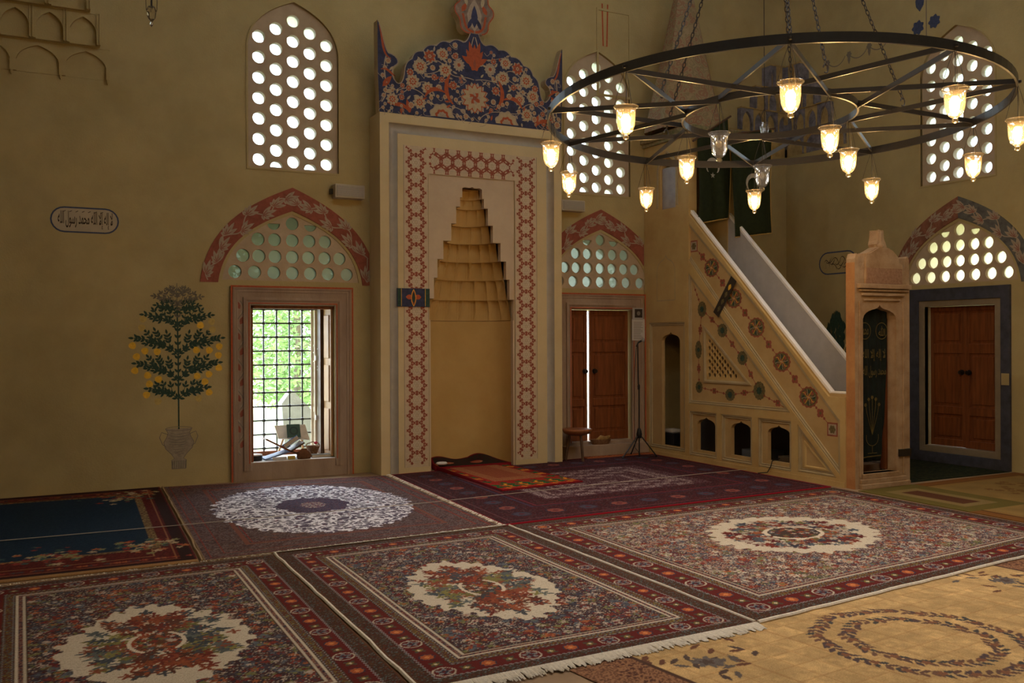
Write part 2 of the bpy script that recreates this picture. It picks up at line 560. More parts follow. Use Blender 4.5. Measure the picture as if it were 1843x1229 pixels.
def arch_band(root, c, fm, ml, mr, clip=None, style=0):
    """painted arch with trailing leaf scroll around the lunette"""
    def clipped(poly):
        if clip is None: return poly
        lo, hi = clip
        out = [p for p in poly]
        for lim, sgn in ((lo, 1), (hi, -1)):
            if lim is None: continue
            res = []
            for i in range(len(out)):
                a, b_ = out[i], out[(i + 1) % len(out)]
                ia, ib = sgn * (a[0] - lim) >= 0, sgn * (b_[0] - lim) >= 0
                if ia: res.append(a)
                if ia != ib:
                    t = (lim - a[0]) / (b_[0] - a[0]); res.append((lim, a[1] + t * (b_[1] - a[1])))
            out = res
        return out
    A = pointed_arch(c, 2.255, 1.04, 3.372, 16); B = pointed_arch(c, 2.255, 0.845, 3.10, 16)
    b = MB()
    n = len(A)
    for i in range(n - 1):
        q = clipped([A[i], A[i + 1], B[i + 1], B[i]])
        if len(q) < 3: continue
        mi = 0 if i < n // 2 else 1
        b.plate(q, [], -0.002, 0.012, fm, mi)
    band = b.build('arch_band', [ml, mr], root)
    P = Paint([pale_paint, grey_line, faded_paint, brick_red], base=0.0135)
    inside = lambda p: clip is None or ((clip[0] is None or p[0] > clip[0] + 0.02) and (clip[1] is None or p[0] < clip[1] - 0.02))
    mid = [((a[0] + d[0]) / 2, (a[1] + d[1]) / 2) for a, d in zip(A, B)]
    # arclength resample of the centre line
    def resample(pts, step):
        out = [pts[0]]; acc = 0
        for i in range(1, len(pts)):
            a, d = Vector(pts[i - 1]), Vector(pts[i]); L = (d - a).length; t = 0
            while acc + L - t >= step:
                t += step - acc; acc = 0; out.append(tuple(a + (d - a) * (t / L)))
            acc += L - t
        return out
    ml_ = resample(mid[:len(mid) // 2 + 1], 0.02); mr_ = resample(mid[len(mid) // 2:][::-1], 0.02)
    for pts in (ml_, mr_):
        wave = []
        for i in range(1, len(pts) - 1):
            d = (Vector(pts[i + 1]) - Vector(pts[i - 1])).normalized(); nn = Vector((-d.y, d.x))
            wv = 0.055 * math.sin(i * 0.02 / 0.40 * 2 * PI)
            wave.append((Vector(pts[i]) + nn * wv, d, nn, i))
        ok = [w for w in wave if inside(w[0])]
        if len(ok) > 3:
            P.stroke([tuple(w[0]) for w in ok], 0.014, pale_paint, 0)
        for j, (p, d, nn, i) in enumerate(ok):
            if i % 8 == 4:
                sgn = 1 if (i // 8) % 2 else -1
                a0 = math.atan2(d.y, d.x)
                for k, (da, ln) in enumerate(((0.15, 0.19), (0.6, 0.15), (-0.3, 0.16), (1.1, 0.10), (1.9, 0.07))):
                    P.leaf(p.x, p.y, a0 + sgn * da, ln * 0.92, 0.045, pale_paint, 1)
                    P.leaf(p.x, p.y, a0 + sgn * da, ln * 0.55, 0.009, brick_red, 2)
    P.build('leaf_scroll', fm, root)
    return band

def stone_surround(root, c, fm, m, ml=None, red=True, panel=None, clip_lo=None):
    lo = c - 0.715 if clip_lo is None else clip_lo
    b = MB()
    b.plate([(lo, 0.0), (c + 0.70, 0.0), (c + 0.70, 2.215), (lo, 2.215)], [rect(c - 0.50, 0.205, c + 0.50, 2.0)], -0.01, 0.028, fm)
    b.build('stone_frame', m, root, bevel=0.004)
    b = MB()
    pr = [(0, 0.028), (0, 0.05), (0.03, 0.055), (0.05, 0.04), (0.075, 0.045), (0.085, 0.028)]
    b.sweep([(c + 0.575, 0.12), (c + 0.575, 2.09), (c - 0.575, 2.09), (c - 0.575, 0.12)][::1], pr, fm, closed=False)
    b.build('moulding', m, root)
    b = MB(); b.sweep([(c + 0.69, 0.0), (c + 0.69, 2.205), (max(c - 0.69, lo + 0.01), 2.205), (max(c - 0.69, lo + 0.01), 0.0)], [(0, 0.028), (0, 0.040), (0.018, 0.044), (0.03, 0.034), (0.05, 0.036), (0.06, 0.028)], fm)
    b.sweep([(c + 0.535, 0.12), (c + 0.535, 2.045), (c - 0.535, 2.045), (c - 0.535, 0.12)], [(0, 0.028), (0.004, 0.038), (0.014, 0.038), (0.02, 0.028)], fm); b.build('outer_moulding', m, root)
    if red:
        P = Paint([red_paint], base=0.046)
        for lw, o in ((0.018, 0.0), (0.012, -0.192)):
            h = 0.705 + o; t = 2.222 + o
            v0 = 0.0 if o == 0 else 0.20
            l0 = max(c - h, lo + 0.006)
            w0 = lw / 2
            P.poly([(l0 - w0, v0), (l0 + w0, v0), (l0 + w0, t), (l0 - w0, t)], red_paint)
            P.poly([(c + h - w0, v0), (c + h + w0, v0), (c + h + w0, t), (c + h - w0, t)], red_paint)
            P.poly([(l0 - w0, t - lw), (c + h + w0, t - lw), (c + h + w0, t), (l0 - w0, t)], red_paint, 1)
        P.build('red_outline', fm, root)

# ---- window 1: open, with iron grille
w1 = empty('window_1', (C1, QY, 0), 'tall window with open shutters and black iron grille', kind='structure')
stone_surround(w1, C1, NW, stone_frame)
lunette(w1, C1, NW, glass_green)
arch_band(w1, C1, NW, brick_red, brick_red, clip=(None, 3.795))
P = Paint([brick_red, grey_line, pale_paint], base=0.030)
for i in range(10):      # faded leaf scroll painted on the left jamb
    z = 0.30 + i * 0.175
    s_ = 1 if i % 2 else -1
    P.stroke(bez((C1 - 0.61, z), (C1 - 0.61 + 0.05 * s_, z + 0.05), (C1 - 0.61 + 0.05 * s_, z + 0.12), (C1 - 0.61, z + 0.175), 8), 0.008, grey_line, 1)
    P.leaf(C1 - 0.61, z + 0.08, PI / 2 + 0.5 * s_, 0.12, 0.055, brick_red, 0)
    P.leaf(C1 - 0.61, z + 0.02, PI / 2 - 0.8 * s_, 0.09, 0.03, pale_paint, 0)
P.build('jamb_painting', NW, w1)
b = MB(); b.box((C1 - 0.52, QY - 0.005, 0.185), (C1 + 0.52, QY + 0.64, 0.207)); b.build('sill', white_stone, w1)
b = MB(); b.box((C1 - 0.50, QY + 0.02, 0.207), (C1 - 0.455, QY + 0.10, 2.0)); b.box((C1 - 0.50, QY + 0.02, 1.965), (C1 + 0.50, QY + 0.10, 2.0))
b.build('wooden_frame', wood, w1)
GY = QY + 0.60
xs_g = [C1 - 0.36 + 0.157 * i - 0.0 for i in range(-1, 6)]
zs_g = [0.294 + 0.168 * i for i in range(11)]
for x in xs_g:
    b = MB(); b.tube([(x, GY, 0.207), (x, GY, 2.0)], 0.0105, 6); b.build('bar', iron, w1, smooth=True)
for z in zs_g:
    b = MB(); b.tube([(C1 - 0.5, GY - 0.012, z), (C1 + 0.5, GY - 0.012, z)], 0.0105, 6); b.build('bar', iron, w1, smooth=True)
knob_me = None
for x in xs_g:
    for z in zs_g:
        if knob_me is None:
            b = MB(); b.lathe([(0, -0.024), (0.02, -0.014), (0.024, 0), (0.02, 0.014), (0, 0.024)], (0, 0, 0), 8)
            o = b.build('grille_knot', iron, w1, smooth=True); knob_me = o.data
        else:
            o = bpy.data.objects.new('grille_knot', knob_me); COL.objects.link(o); par(o, w1)
        o.location = (x, GY - 0.006, z)
b = MB(); b.box((C1 - 0.5, GY - 0.03, 0.207), (C1 + 0.5, GY + 0.03, 0.26)); b.build('lower_rail', wood, w1)
# pale casement leaf swung in beside the right reveal, panelled shutter folded behind it
b = MB(); b.box((C1 + 0.40, QY + 0.50, 0.24), (C1 + 0.43, QY + 0.56, 1.97)); b.box((C1 + 0.37, QY + 0.565, 0.24), (C1 + 0.40, QY + 0.58, 1.97))
b.build('casement_stile', mat('casement_paint', (0.66, 0.55, 0.42), 0.6, vary=0.1), w1)
for z in (0.62, 1.35):
    b = MB(); b.box((C1 + 0.40, QY + 0.47, z), (C1 + 0.42, QY + 0.50, z + 0.06)); b.build('hinge', white_stone, w1)
b = MB(); b.box((C1 + 0.425, QY + 0.35, 0.215), (C1 + 0.495, QY + 0.48, 1.99)); b.build('wooden_post', wood_dark, w1)
sh = MB(); sh.box((C1 + 0.465, QY + 0.05, 0.22), (C1 + 0.495, QY + 0.35, 1.98))
sh_o = sh.build('shutter', wood_pale, w1)
for z0, z1 in ((0.28, 0.78), (0.86, 1.30), (1.38, 1.90)):
    b = MB(); b.box((C1 + 0.452, QY + 0.10, z0), (C1 + 0.466, QY + 0.30, z1)); b.build('panel', wood_pale, sh_o, bevel=0.008)

# ---- window 2: closed wooden shutters with a narrow gap
def shutter_leaf(root, fm, u0, u1, v0, v1, w, panels, knob_u=None, m=wood):
    b = MB(); b.plate(rect(u0, v0, u1, v1), [rect(u0 + 0.05, a, u1 - 0.05, c) for a, c in panels], w - 0.035, w, fm)
    lf = b.build('shutter', m, root, bevel=0.003)
    for a, c in panels:
        b = MB(); b.plate(rect(u0 + 0.045, a - 0.005, u1 - 0.045, c + 0.005), [], w - 0.03, w - 0.018, fm)
        b.plate(rect(u0 + 0.09, a + 0.04, u1 - 0.09, c - 0.04), [], w - 0.018, w - 0.006, fm)
        b.build('panel', m, lf, bevel=0.004)
    if knob_u is not None:
        b = MB()
        for rr2, w0, w1_ in ((0.035, w, w + 0.008), (0.014, w + 0.008, w + 0.03), (0.026, w + 0.03, w + 0.05)):
            b.plate(circ(knob_u, 1.16, rr2, 12), [], w0, w1_, fm)
        b.build('knob', iron, lf)
    return lf
w2 = empty('window_2', (C2, QY, 0), 'window with closed brown wooden shutters and a bright gap', kind='structure')
stone_surround(w2, C2, NW, stone_frame)
lunette(w2, C2, NW, glass_milk)
arch_band(w2, C2, NW, brick_red, brick_red, clip=(6.29, 7.83))
b = MB(); b.box((C2 - 0.52, QY - 0.005, 0.185), (C2 + 0.52, QY + 0.64, 0.207)); b.build('sill', stone_frame, w2)
pn = ((0.33, 0.68), (0.78, 1.42), (1.55, 1.93))
shutter_leaf(w2, NW, C2 - 0.49, C2 - 0.182, 0.21, 1.995, -0.07, pn, C2 - 0.225)
shutter_leaf(w2, NW, C2 - 0.143, C2 + 0.49, 0.21, 1.995, -0.07, pn, C2 - 0.07)
for z in (0.66, 0.90, 1.20, 1.34, 1.62):
    b = MB(); b.tube([(C2 - 0.3, QY + 0.6, z), (C2 + 0.1, QY + 0.6, z)], 0.011, 6); b.build('bar', iron, w2)

# ---- window 3, on the wall behind the pulpit
w3 = empty('window_3', (EX, C3, 0), 'closed wooden shutters in a dark blue-grey stone frame', kind='structure')
b = MB()
b.plate(rect(C3 - 0.71, 0, C3 + 0.725, 2.23), [rect(C3 - 0.585, 0.13, C3 + 0.585, 2.075)], -0.01, 0.03, EW)
b.build('dark_frame', dark_frame, w3, bevel=0.006)
b = MB()
b.plate(rect(C3 - 0.585, 0.13, C3 + 0.585, 2.075), [rect(C3 - 0.50, 0.205, C3 + 0.50, 2.0)], -0.06, 0.012, EW)
b.build('stone_frame', beige_frame, w3, bevel=0.004)
b = MB(); b.plate(rect(C3 - 0.70, 1.03, C3 - 0.60, 1.17), [], 0.03, 0.034, EW); b.build('repair_patch', plaster, w3)
lunette(w3, C3, EW, glass_pale)
dull_red = mat('dull_brown_red_paint', (0.24, 0.10, 0.06), 0.85, vary=0.3, scale=10)
dull_blue = mat('dull_blue_grey_paint', (0.12, 0.12, 0.11), 0.85, vary=0.35, scale=10)
arch_band(w3, C3, EW, dull_blue, dull_red)
b = MB(); b.box((EX, C3 - 0.5, 0.185), (EX + 0.64, C3 + 0.5, 0.207)); b.build('sill', beige_frame, w3)
pn3 = ((0.30, 0.62), (0.72, 1.40), (1.52, 1.94))
shutter_leaf(w3, EW, C3 - 0.499, C3 - 0.022, 0.209, 1.998, -0.10, pn3, C3 - 0.07)
shutter_leaf(w3, EW, C3 - 0.02, C3 + 0.494, 0.211, 1.998, -0.10, pn3, C3 + 0.03)

upper_window(4, U1, NW, glass_clear, 'arched upper window of round panes left of the prayer niche')
upper_window(5, U2, NW, glass_clear, 'arched upper window of round panes right of the prayer niche')
upper_window(6, U3, EW, glass_clear, 'arched upper window of round panes behind the chandelier')

# ---- muqarnas corner brackets under the dome
def squinch(n, corner, fu, painted, label):
    """tiers of little niches stepping out of a corner; fu maps (distance from the corner, height, out) on each of the two walls"""
    root = empty('trim_%d' % n, corner, label, kind='structure')
    ph_y = mat('muqarnas_ochre', (0.42, 0.30, 0.12), 0.85, vary=0.25, scale=9)
    ph_b = mat('muqarnas_blue', (0.19, 0.18, 0.21), 0.85, vary=0.4, scale=12)
    for fm in fu:
        for t in range(4):
            z0 = 4.37 + 0.33 * t; z1 = z0 + 0.33
            ext = 1.36 - 0.10 * t if not painted else 1.20 - 0.24 * t
            w = 0.035 + 0.10 * t if not painted else 0.03 + 0.05 * t
            m = 3 + (t % 2)
            cw = ext / m
            for k in range(m):
                u0, u1 = k * cw, (k + 1) * cw
                b = MB()
                arch = [(u0 + 0.03, z0)] + pointed_arch((u0 + u1) / 2, z0 + 0.12, cw / 2 - 0.03, z1 - 0.05, 6) + [(u1 - 0.03, z0)]
                outl = [(u0, z0), arch[0]] + arch[1:-1] + [arch[-1], (u1, z0), (u1, z1), (u0, z1)]
                b.plate(outl, [], 0.0, w, fm)
                pm = plaster if not painted else (ph_y if (k + t) % 2 else ph_b)
                b.build('muqarnas_cell', pm, root)
                b = MB()
                b.plate(arch, [], 0.0, max(0.006, w - 0.045), fm)
                b.build('muqarnas_niche', plaster if not painted else (ph_b if (k + t) % 2 else ph_y), root)
            b = MB(); b.plate(rect(0, z1 - 0.012, ext + 0.004, z1 + 0.006), [], 0, w + (0.006 if not painted else 0.02), fm); b.build('ledge', plaster if not painted else ph_y, root)
            if not painted:
                for k in range(1, m + 1):
                    u = k * cw - 0.012; b = MB()
                    if t == 0: b.plate([(u - 0.022, z0 + 0.10), (u - 0.010, z0 - 0.02), (u, z0 - 0.045), (u + 0.010, z0 - 0.02), (u + 0.022, z0 + 0.10)], [], 0, 0.03, fm)
                    else: b.plate(rect(u - 0.02, z0, u - 0.008, z1), [], 0, w + 0.014, fm); b.plate(rect(u + 0.008, z0, u + 0.02, z1), [], 0, w + 0.014, fm)
                    b.build('pendant' if t == 0 else 'rib', plaster, root, bevel=0.003)
    return root
squinch(2, (-0.46, QY, 4.37), [lambda u, v, w: (-0.46 + u, QY - w, v)], False, 'plain plaster stalactite bracket high in the corner')
squinch(3, (EX, QY, 4.37), [lambda u, v, w: (EX - u, QY - w, v), lambda u, v, w: (EX - w, QY - u, v)], True, 'ochre and blue painted stalactite bracket high in the corner')
# thin relief outlines high on the wall
for i, (u, z0, ww) in enumerate(((2.40, 5.66, 0.16), (7.34, 4.93, 0.28))):
    b = MB()
    b.plate(rect(u - ww, z0, u + ww, z0 + 1.2), [rect(u - ww + 0.03, z0 + 0.03, u + ww - 0.03, z0 + 1.17)], 0, 0.014, NW)
    tag(b.build('trim_%d' % (4 + i), plaster), ['slim raised plaster rectangle above the open window', 'raised plaster rectangle near the pulpit spire'][i], kind='structure')
P = Paint([red_paint])
P.stroke([(7.155, 6.2), (7.17, 5.62), (7.23, 5.62), (7.245, 6.2)], 0.022, red_paint)
tag(P.build('trim_6', NW), 'narrow red painted line motif high on the wall', kind='structure')
# ------------------------------------------------------------------ mihrab (prayer niche)
MF = 10.60
MFm = fN(MF)
mih = empty('mihrab', (5.04, MF, 0), 'tall stone prayer niche with stalactite hood, red strapwork border and painted blue crest', 'prayer niche')
L0, L1, L2, L3, L4 = 3.805, 3.92, 4.03, 4.105, 4.432
R0, R1, R2, R3, R4 = 6.28, 6.165, 6.02, 5.925, 5.597
T0, T1, T2, T3, T4 = 4.28, 4.165, 4.05, 3.92, 3.60
b = MB()
b.plate([(L0, 0), (L1, 0), (L1, T1), (R1, T1), (R1, 0), (R0, 0), (R0, T0), (L0, T0)], [], -0.369, 0, MFm)
b.build('outer_frame', plaster_light, mih, bevel=0.004)
b = MB()
pr = [(0, 0)] + [(0.0 + 0.115 * t, -0.075 * math.sin(PI * t) ** 0.8) for t in (0.08, 0.2, 0.35, 0.5, 0.65, 0.8, 0.92)] + [(0.115, -0.012)]
b.sweep([(R1, 0.0), (R1, T1), (L1, T1), (L1, 0.0)], pr, MFm, capped=False)
b.build('cove_moulding', grey_cove, mih, smooth=True)
b = MB()
b.plate([(L2, 0), (L4, 0), (L4, T4), (R4, T4), (R4, 0), (R2 + 0.04, 0), (R2 + 0.04, T2), (L2, T2)], [], -0.369, -0.012, MFm)
b.build('inner_frame', plaster_light, mih, bevel=0.003)
# strapwork band: red pieces between pale straps
strap = mat('strapwork_ground', (0.55, 0.43, 0.29), 0.85, vary=0.08, scale=20)
strap_red = mat('strapwork_red', (0.27, 0.078, 0.045), 0.85, vary=0.25, scale=40)
strap_pale = mat('strapwork_pale', (0.62, 0.50, 0.36), 0.85, vary=0.06, scale=20)
P = Paint([strap, strap_red, grey_line, strap_pale], base=-0.011, step=0.0008)
P.poly(rect(L3, 0.075, L4 - 0.012, T3), strap, 0); P.poly(rect(R4 + 0.004, 0.075, R3 - 0.012, T3), strap, 0)
P.poly(rect(L4 - 0.012, T4, R4 + 0.004, T3), strap, 0)
def strap_star(cu, cv, s, lim):
    u0, v0, u1, v1 = lim
    def put(pts, m, l):
        if all(u0 <= p[0] <= u1 and v0 <= p[1] <= v1 for p in pts): P.poly(pts, m, l)
    for k in range(6):
        a = k * PI / 3
        for r0, kind in ((0.098 * s, 'I'),):
            c = (cu + r0 * math.cos(a), cv + r0 * math.sin(a))
            ca, sa = math.cos(a + PI / 2), math.sin(a + PI / 2)
            pr_ = [(-0.026, -0.019), (-0.026, 0.019), (-0.010, 0.008), (0.010, 0.008), (0.026, 0.019), (0.026, -0.019), (0.010, -0.008), (-0.010, -0.008)]
            put([(c[0] + s * (ca * x - sa * y), c[1] + s * (sa * x + ca * y)) for x, y in pr_], strap_red, 3)
        a2 = a + PI / 6
        c = (cu + 0.083 * s * math.cos(a2), cv + 0.083 * s * math.sin(a2))
        put([(c[0] + 0.021 * s * math.cos(a2 + j * 2 * PI / 5), c[1] + 0.021 * s * math.sin(a2 + j * 2 * PI / 5)) for j in range(5)], strap_red, 3)
        p = [(cu + 0.062 * s * math.cos(a2 + j), cv + 0.062 * s * math.sin(a2 + j)) for j in (0, 2 * PI / 3)]
        for q0, q1 in ((p[0], p[1]),):
            e = 0.42
            d = (q1[0] - q0[0], q1[1] - q0[1])
            A_ = (q0[0] - e * d[0], q0[1] - e * d[1]); B_ = (q1[0] + e * d[0], q1[1] + e * d[1])
            nx, ny = -d[1], d[0]; ln = math.hypot(nx, ny)
            for hw_, m_, ly_ in ((0.0078, grey_line, 1), (0.0056, strap_pale, 2)):
                ax, ay = nx / ln * hw_, ny / ln * hw_
                put([(A_[0] + ax, A_[1] + ay), (A_[0] - ax, A_[1] - ay), (B_[0] - ax, B_[1] - ay), (B_[0] + ax, B_[1] + ay)], m_, ly_)
for (u0, u1) in ((L3, L4 - 0.012), (R4 + 0.004, R3 - 0.012)):
    uc = (u0 + u1) / 2
    pz = 0.178
    n = int((T3 - 0.075) / pz) + 2
    for i in range(n):
        z = 0.16 + i * pz
        strap_star(uc, z, 0.92, (u0, 0.078, u1, T3))
        strap_star(uc - 0.154, z + pz / 2, 0.92, (u0, 0.078, u1, T3))
        strap_star(uc + 0.154, z + pz / 2, 0.92, (u0, 0.078, u1, T3))
i = 0
u = L4 + 0.08
while u < R4 - 0.02:
    strap_star(u, T4 + 0.16, 0.92, (L4 - 0.01, T4 + 0.002, R4, T3))
    strap_star(u + 0.077, T4 + 0.29, 0.92, (L4 - 0.01, T4 + 0.002, R4, T3))
    strap_star(u + 0.077, T4 + 0.03, 0.92, (L4 - 0.01, T4 + 0.002, R4, T3))
    u += 0.154
for (u0, u1) in ((L3, L4 - 0.012), (R4 + 0.004, R3 - 0.012)):
    for x in (u0, u1): P.poly(rect(x - 0.0025, 0.075, x + 0.0025, T3 if x in (L3, R3 - 0.012) else T4), grey_line, 2)
P.build('strapwork_band', MFm, mih)
# niche panel with the stepped opening
NC = 5.014
tiers = [(1.84, 2.10, 0.575), (2.10, 2.352, 0.515), (2.352, 2.58, 0.468), (2.58, 2.806, 0.39), (2.806, 3.02, 0.284), (3.02, 3.23, 0.217), (3.23, 3.345, 0.162), (3.345, 3.46, 0.134)]
HB = 0.562
hole = [(NC - HB, 0.0), (NC - HB, 1.84)]
for z0, z1, hw in tiers: hole += [(NC - hw, z0), (NC - hw, z1)]
hole += [(NC - 0.10, 3.475), (NC - 0.03, 3.47), (NC, 3.485)]
hole = hole + [(2 * NC - p[0], p[1]) for p in hole[::-1][1:]]
outl = [(L4, 0.0)] + hole + [(R4, 0.0), (R4, T4), (L4, T4)]
panel_m = mat('niche_panel_plaster', (0.58, 0.46, 0.32), 0.85, scale=3.0, col2=(0.50, 0.38, 0.26))
b = MB(); b.plate(outl, [], -0.10, -0.03, MFm); b.build('niche_panel', panel_m, mih)
PY = MF + 0.095
b = MB(); b.box((4.40, 11.30, 0.0), (5.63, 11.60, 3.62)); b.box((4.405, 10.975, 0.0), (4.428, 11.30, 3.6)); b.box((5.602, 10.975, 0.0), (5.625, 11.30, 3.6)); b.box((4.41, 10.975, 3.57), (5.62, 11.30, 3.6)); b.build('niche_core', niche_plaster, mih)
# lower concave wall of the niche
b = MB()
n = 20
vs = []
for z in (0.0, 1.84):
    for k in range(n + 1):
        a = PI * k / n
        vs.append((NC - HB * math.cos(a), PY + 0.50 * math.sin(a) ** 0.85, z))
b.add(vs, [(k, k + 1, n + 1 + k + 1, n + 1 + k) for k in range(n)])
b.build('niche_wall', niche_plaster, mih, smooth=True)
# muqarnas tiers: fluted bands stepping in, each with a soffit ledge and little pendants
for ti, (z0, z1, hw) in enumerate(tiers):
    b = MB()
    ncell = [9, 9, 8, 8, 6, 5, 4, 3][ti]
    dep = 0.50 * (hw / HB) ** 0.8
    def ring(z, k_in, seg):
        out = []
        for k in range(seg + 1):
            t = k / seg
            a = PI * t
            fl = 1 - k_in * (1 - abs(math.sin(PI * ncell * t)) ** 0.7)
            out.append((NC - hw * fl * math.cos(a), PY + dep * fl * math.sin(a) ** 0.9 if 0 < t < 1 else PY, z))
        return out
    seg = ncell * 6
    lip = z1 - 0.035
    loops = [ring(z0, 0.01, seg), ring(z0 + 0.45 * (z1 - z0), 0.05, seg), ring(lip, 0.10, seg), ring(z1, 0.14, seg)]
    vs = [p for l in loops for p in l]; m = seg + 1
    fs = [(r_ * m + k, r_ * m + k + 1, (r_ + 1) * m + k + 1, (r_ + 1) * m + k) for r_ in range(3) for k in range(seg)]
    b.add(vs, fs)
    # soffit up to the next, narrower tier
    hw2 = tiers[ti + 1][2] if ti + 1 < len(tiers) else 0.01
    dep2 = 0.50 * (hw2 / HB) ** 0.8
    vs = list(loops[-1]) + [(NC - hw2 * math.cos(PI * k / seg), PY + dep2 * math.sin(PI * k / seg), z1) for k in range(seg + 1)]
    b.add(vs, [(k, k + 1, m + k + 1, m + k) for k in range(seg)])
    b.build('muqarnas_tier', niche_plaster, mih)
    if ti in (2, 3):
        for c in range(1, ncell):
            a = PI * c / ncell
            p = (NC - hw * 0.93 * math.cos(a), PY + dep * 0.93 * math.sin(a), z1)
            b = MB(); b.lathe([(0, -0.075), (0.014, -0.06), (0.022, -0.03), (0.026, 0.0)], p, 8)
            b.build('pendant', niche_plaster, mih, smooth=True)
# thin incised line where the hood begins
b = MB(); 
pts = [(NC - (HB - 0.004) * math.cos(PI * k / 24), PY + 0.496 * math.sin(PI * k / 24) ** 0.85 if 0 < k < 24 else PY, 1.838) for k in range(25)]
b.tube(pts, 0.004, 5); b.build('hood_line', mat('ochre_line', (0.26, 0.17, 0.07), 0.9), mih)
# dark blue painted band tied across the left pier
P = Paint([navy_paint, green_paint, red_paint, yellow_paint], base=0.006)
b = MB(); b.plate(rect(4.012, 1.995, 4.428, 2.213), [], -0.012, 0.004, MFm); b.build('cloth_band', navy_paint, mih)
P.poly(rect(4.018, 2.0, 4.06, 2.208), green_paint, 0); P.poly(rect(4.375, 2.0, 4.425, 2.208), green_paint, 0)
P.stroke([(4.065, 2.0), (4.065, 2.208)], 0.006, yellow_paint, 1); P.stroke([(4.37, 2.0), (4.37, 2.208)], 0.006, yellow_paint, 1)
P.leaf(4.22, 2.005, PI / 2, 0.2, 0.07, red_paint, 0); P.leaf(4.22, 2.03, PI / 2, 0.15, 0.04, green_paint, 1)
P.leaf(4.12, 2.11, 0, 0.1, 0.06, red_paint, 0); P.leaf(4.32, 2.11, PI, 0.1, 0.06, red_paint, 0)
P.stroke(bez((4.22, 2.2), (4.26, 2.14), (4.26, 2.06), (4.22, 2.0), 8), 0.006, yellow_paint, 2)
P.stroke(bez((4.22, 2.2), (4.18, 2.14), (4.18, 2.06), (4.22, 2.0), 8), 0.006, yellow_paint, 2)
P.build('cloth_band_ornament', MFm, mih)

# crest: cut-out board painted with blossoms
CC = 5.04
def arc_between(a, c, bulge, n=7):
    a = Vector(a); c = Vector(c); d = c - a; nn = Vector((-d.y, d.x)).normalized()
    return [tuple(a + d * (i / n) + nn * bulge * math.sin(PI * i / n)) for i in range(1, n + 1)]
left = [(3.803, 4.28), (3.785, 4.75), (3.783, 5.355)]
left += bez((3.783, 5.355), (3.84, 5.25), (3.86, 5.05), (3.915, 4.985), 8, True)
left += bez((3.915, 4.985), (4.02, 4.97), (4.06, 4.90), (4.02, 4.86), 6, True)
left += bez((4.02, 4.86), (3.95, 4.83), (3.93, 4.72), (4.02, 4.645), 6, True)
left += bez((4.02, 4.645), (4.07, 4.62), (4.11, 4.66), (4.125, 4.83), 6, True)
for p in ((4.215, 4.955), (4.352, 5.065), (4.53, 5.155), (4.705, 5.215), (4.885, 5.245)):
    left += arc_between(left[-1], p, 0.035 if p[0] > 4.22 else 0.02)
left += bez((4.885, 5.245), (4.94, 5.25), (4.96, 5.31), (4.985, 5.375), 5, True)
crest_out = left + [(2 * CC - p[0], p[1]) for p in left[::-1]]
crest_out = crest_out[::-1]
crest_edge = mat('crest_board_edge', (0.42, 0.33, 0.20), 0.85, vary=0.15)
b = MB(); b.plate(crest_out, [], -0.13, -0.004, MFm); 
b.build('crest_board', crest_edge, mih)
b = MB(); b.plate(crest_out, [], -0.0035, 0.0, MFm, front_only=True); b.build('crest_ground', navy_paint, mih)
fin = [(4.985, 5.37)] + bez((4.985, 5.37), (4.90, 5.37), (4.84, 5.40), (4.85, 5.50), 5, True) + bez((4.85, 5.50), (4.83, 5.58), (4.77, 5.58), (4.775, 5.66), 5, True)
fin += bez((4.775, 5.66), (4.78, 5.72), (4.84, 5.72), (4.85, 5.76), 4, True) + bez((4.85, 5.76), (4.84, 5.86), (4.92, 5.95), (5.04, 6.12), 5, True)
fin_out = fin + [(2 * CC - p[0], p[1]) for p in fin[::-1]]
b = MB(); b.plate(fin_out[::-1], [], -0.13, -0.001, MFm); fo = b.build('finial', crest_edge, mih)
grey_brown = mat('finial_ground', (0.22, 0.16, 0.12), 0.85, vary=0.3, scale=14)
P = Paint([navy_paint, cream_paint, orange_paint, grey_brown, pale_paint, faded_paint], base=0.001, step=0.0007)
P.poly(fin_out, grey_brown, 0)
P.stroke(fin_out[:-1], 0.016, orange_paint, 1)
P.leaf(5.04, 5.40, PI / 2, 0.40, 0.20, pale_paint, 1); P.leaf(5.04, 5.44, PI / 2, 0.28, 0.09, navy_paint, 2)
for s_ in (-1, 1):
    P.stroke([(CC + s_ * (p[0] - CC), p[1]) for p in bez((5.05, 5.39), (5.2, 5.40), (5.17, 5.55), (5.20, 5.6), 8)], 0.03, orange_paint, 2)
    P.leaf(CC + s_ * 0.17, 5.62, PI / 2 + s_ * 0.5, 0.13, 0.06, orange_paint, 2)
    P.leaf(CC + s_ * 0.10, 5.70, PI / 2 - s_ * 0.2, 0.16, 0.05, cream_paint, 2)
    P.leaf(CC + s_ * 0.09, 5.42, PI / 2 + s_ * 0.4, 0.16, 0.05, navy_paint, 2)
P.build('finial_ornament', MFm, mih)
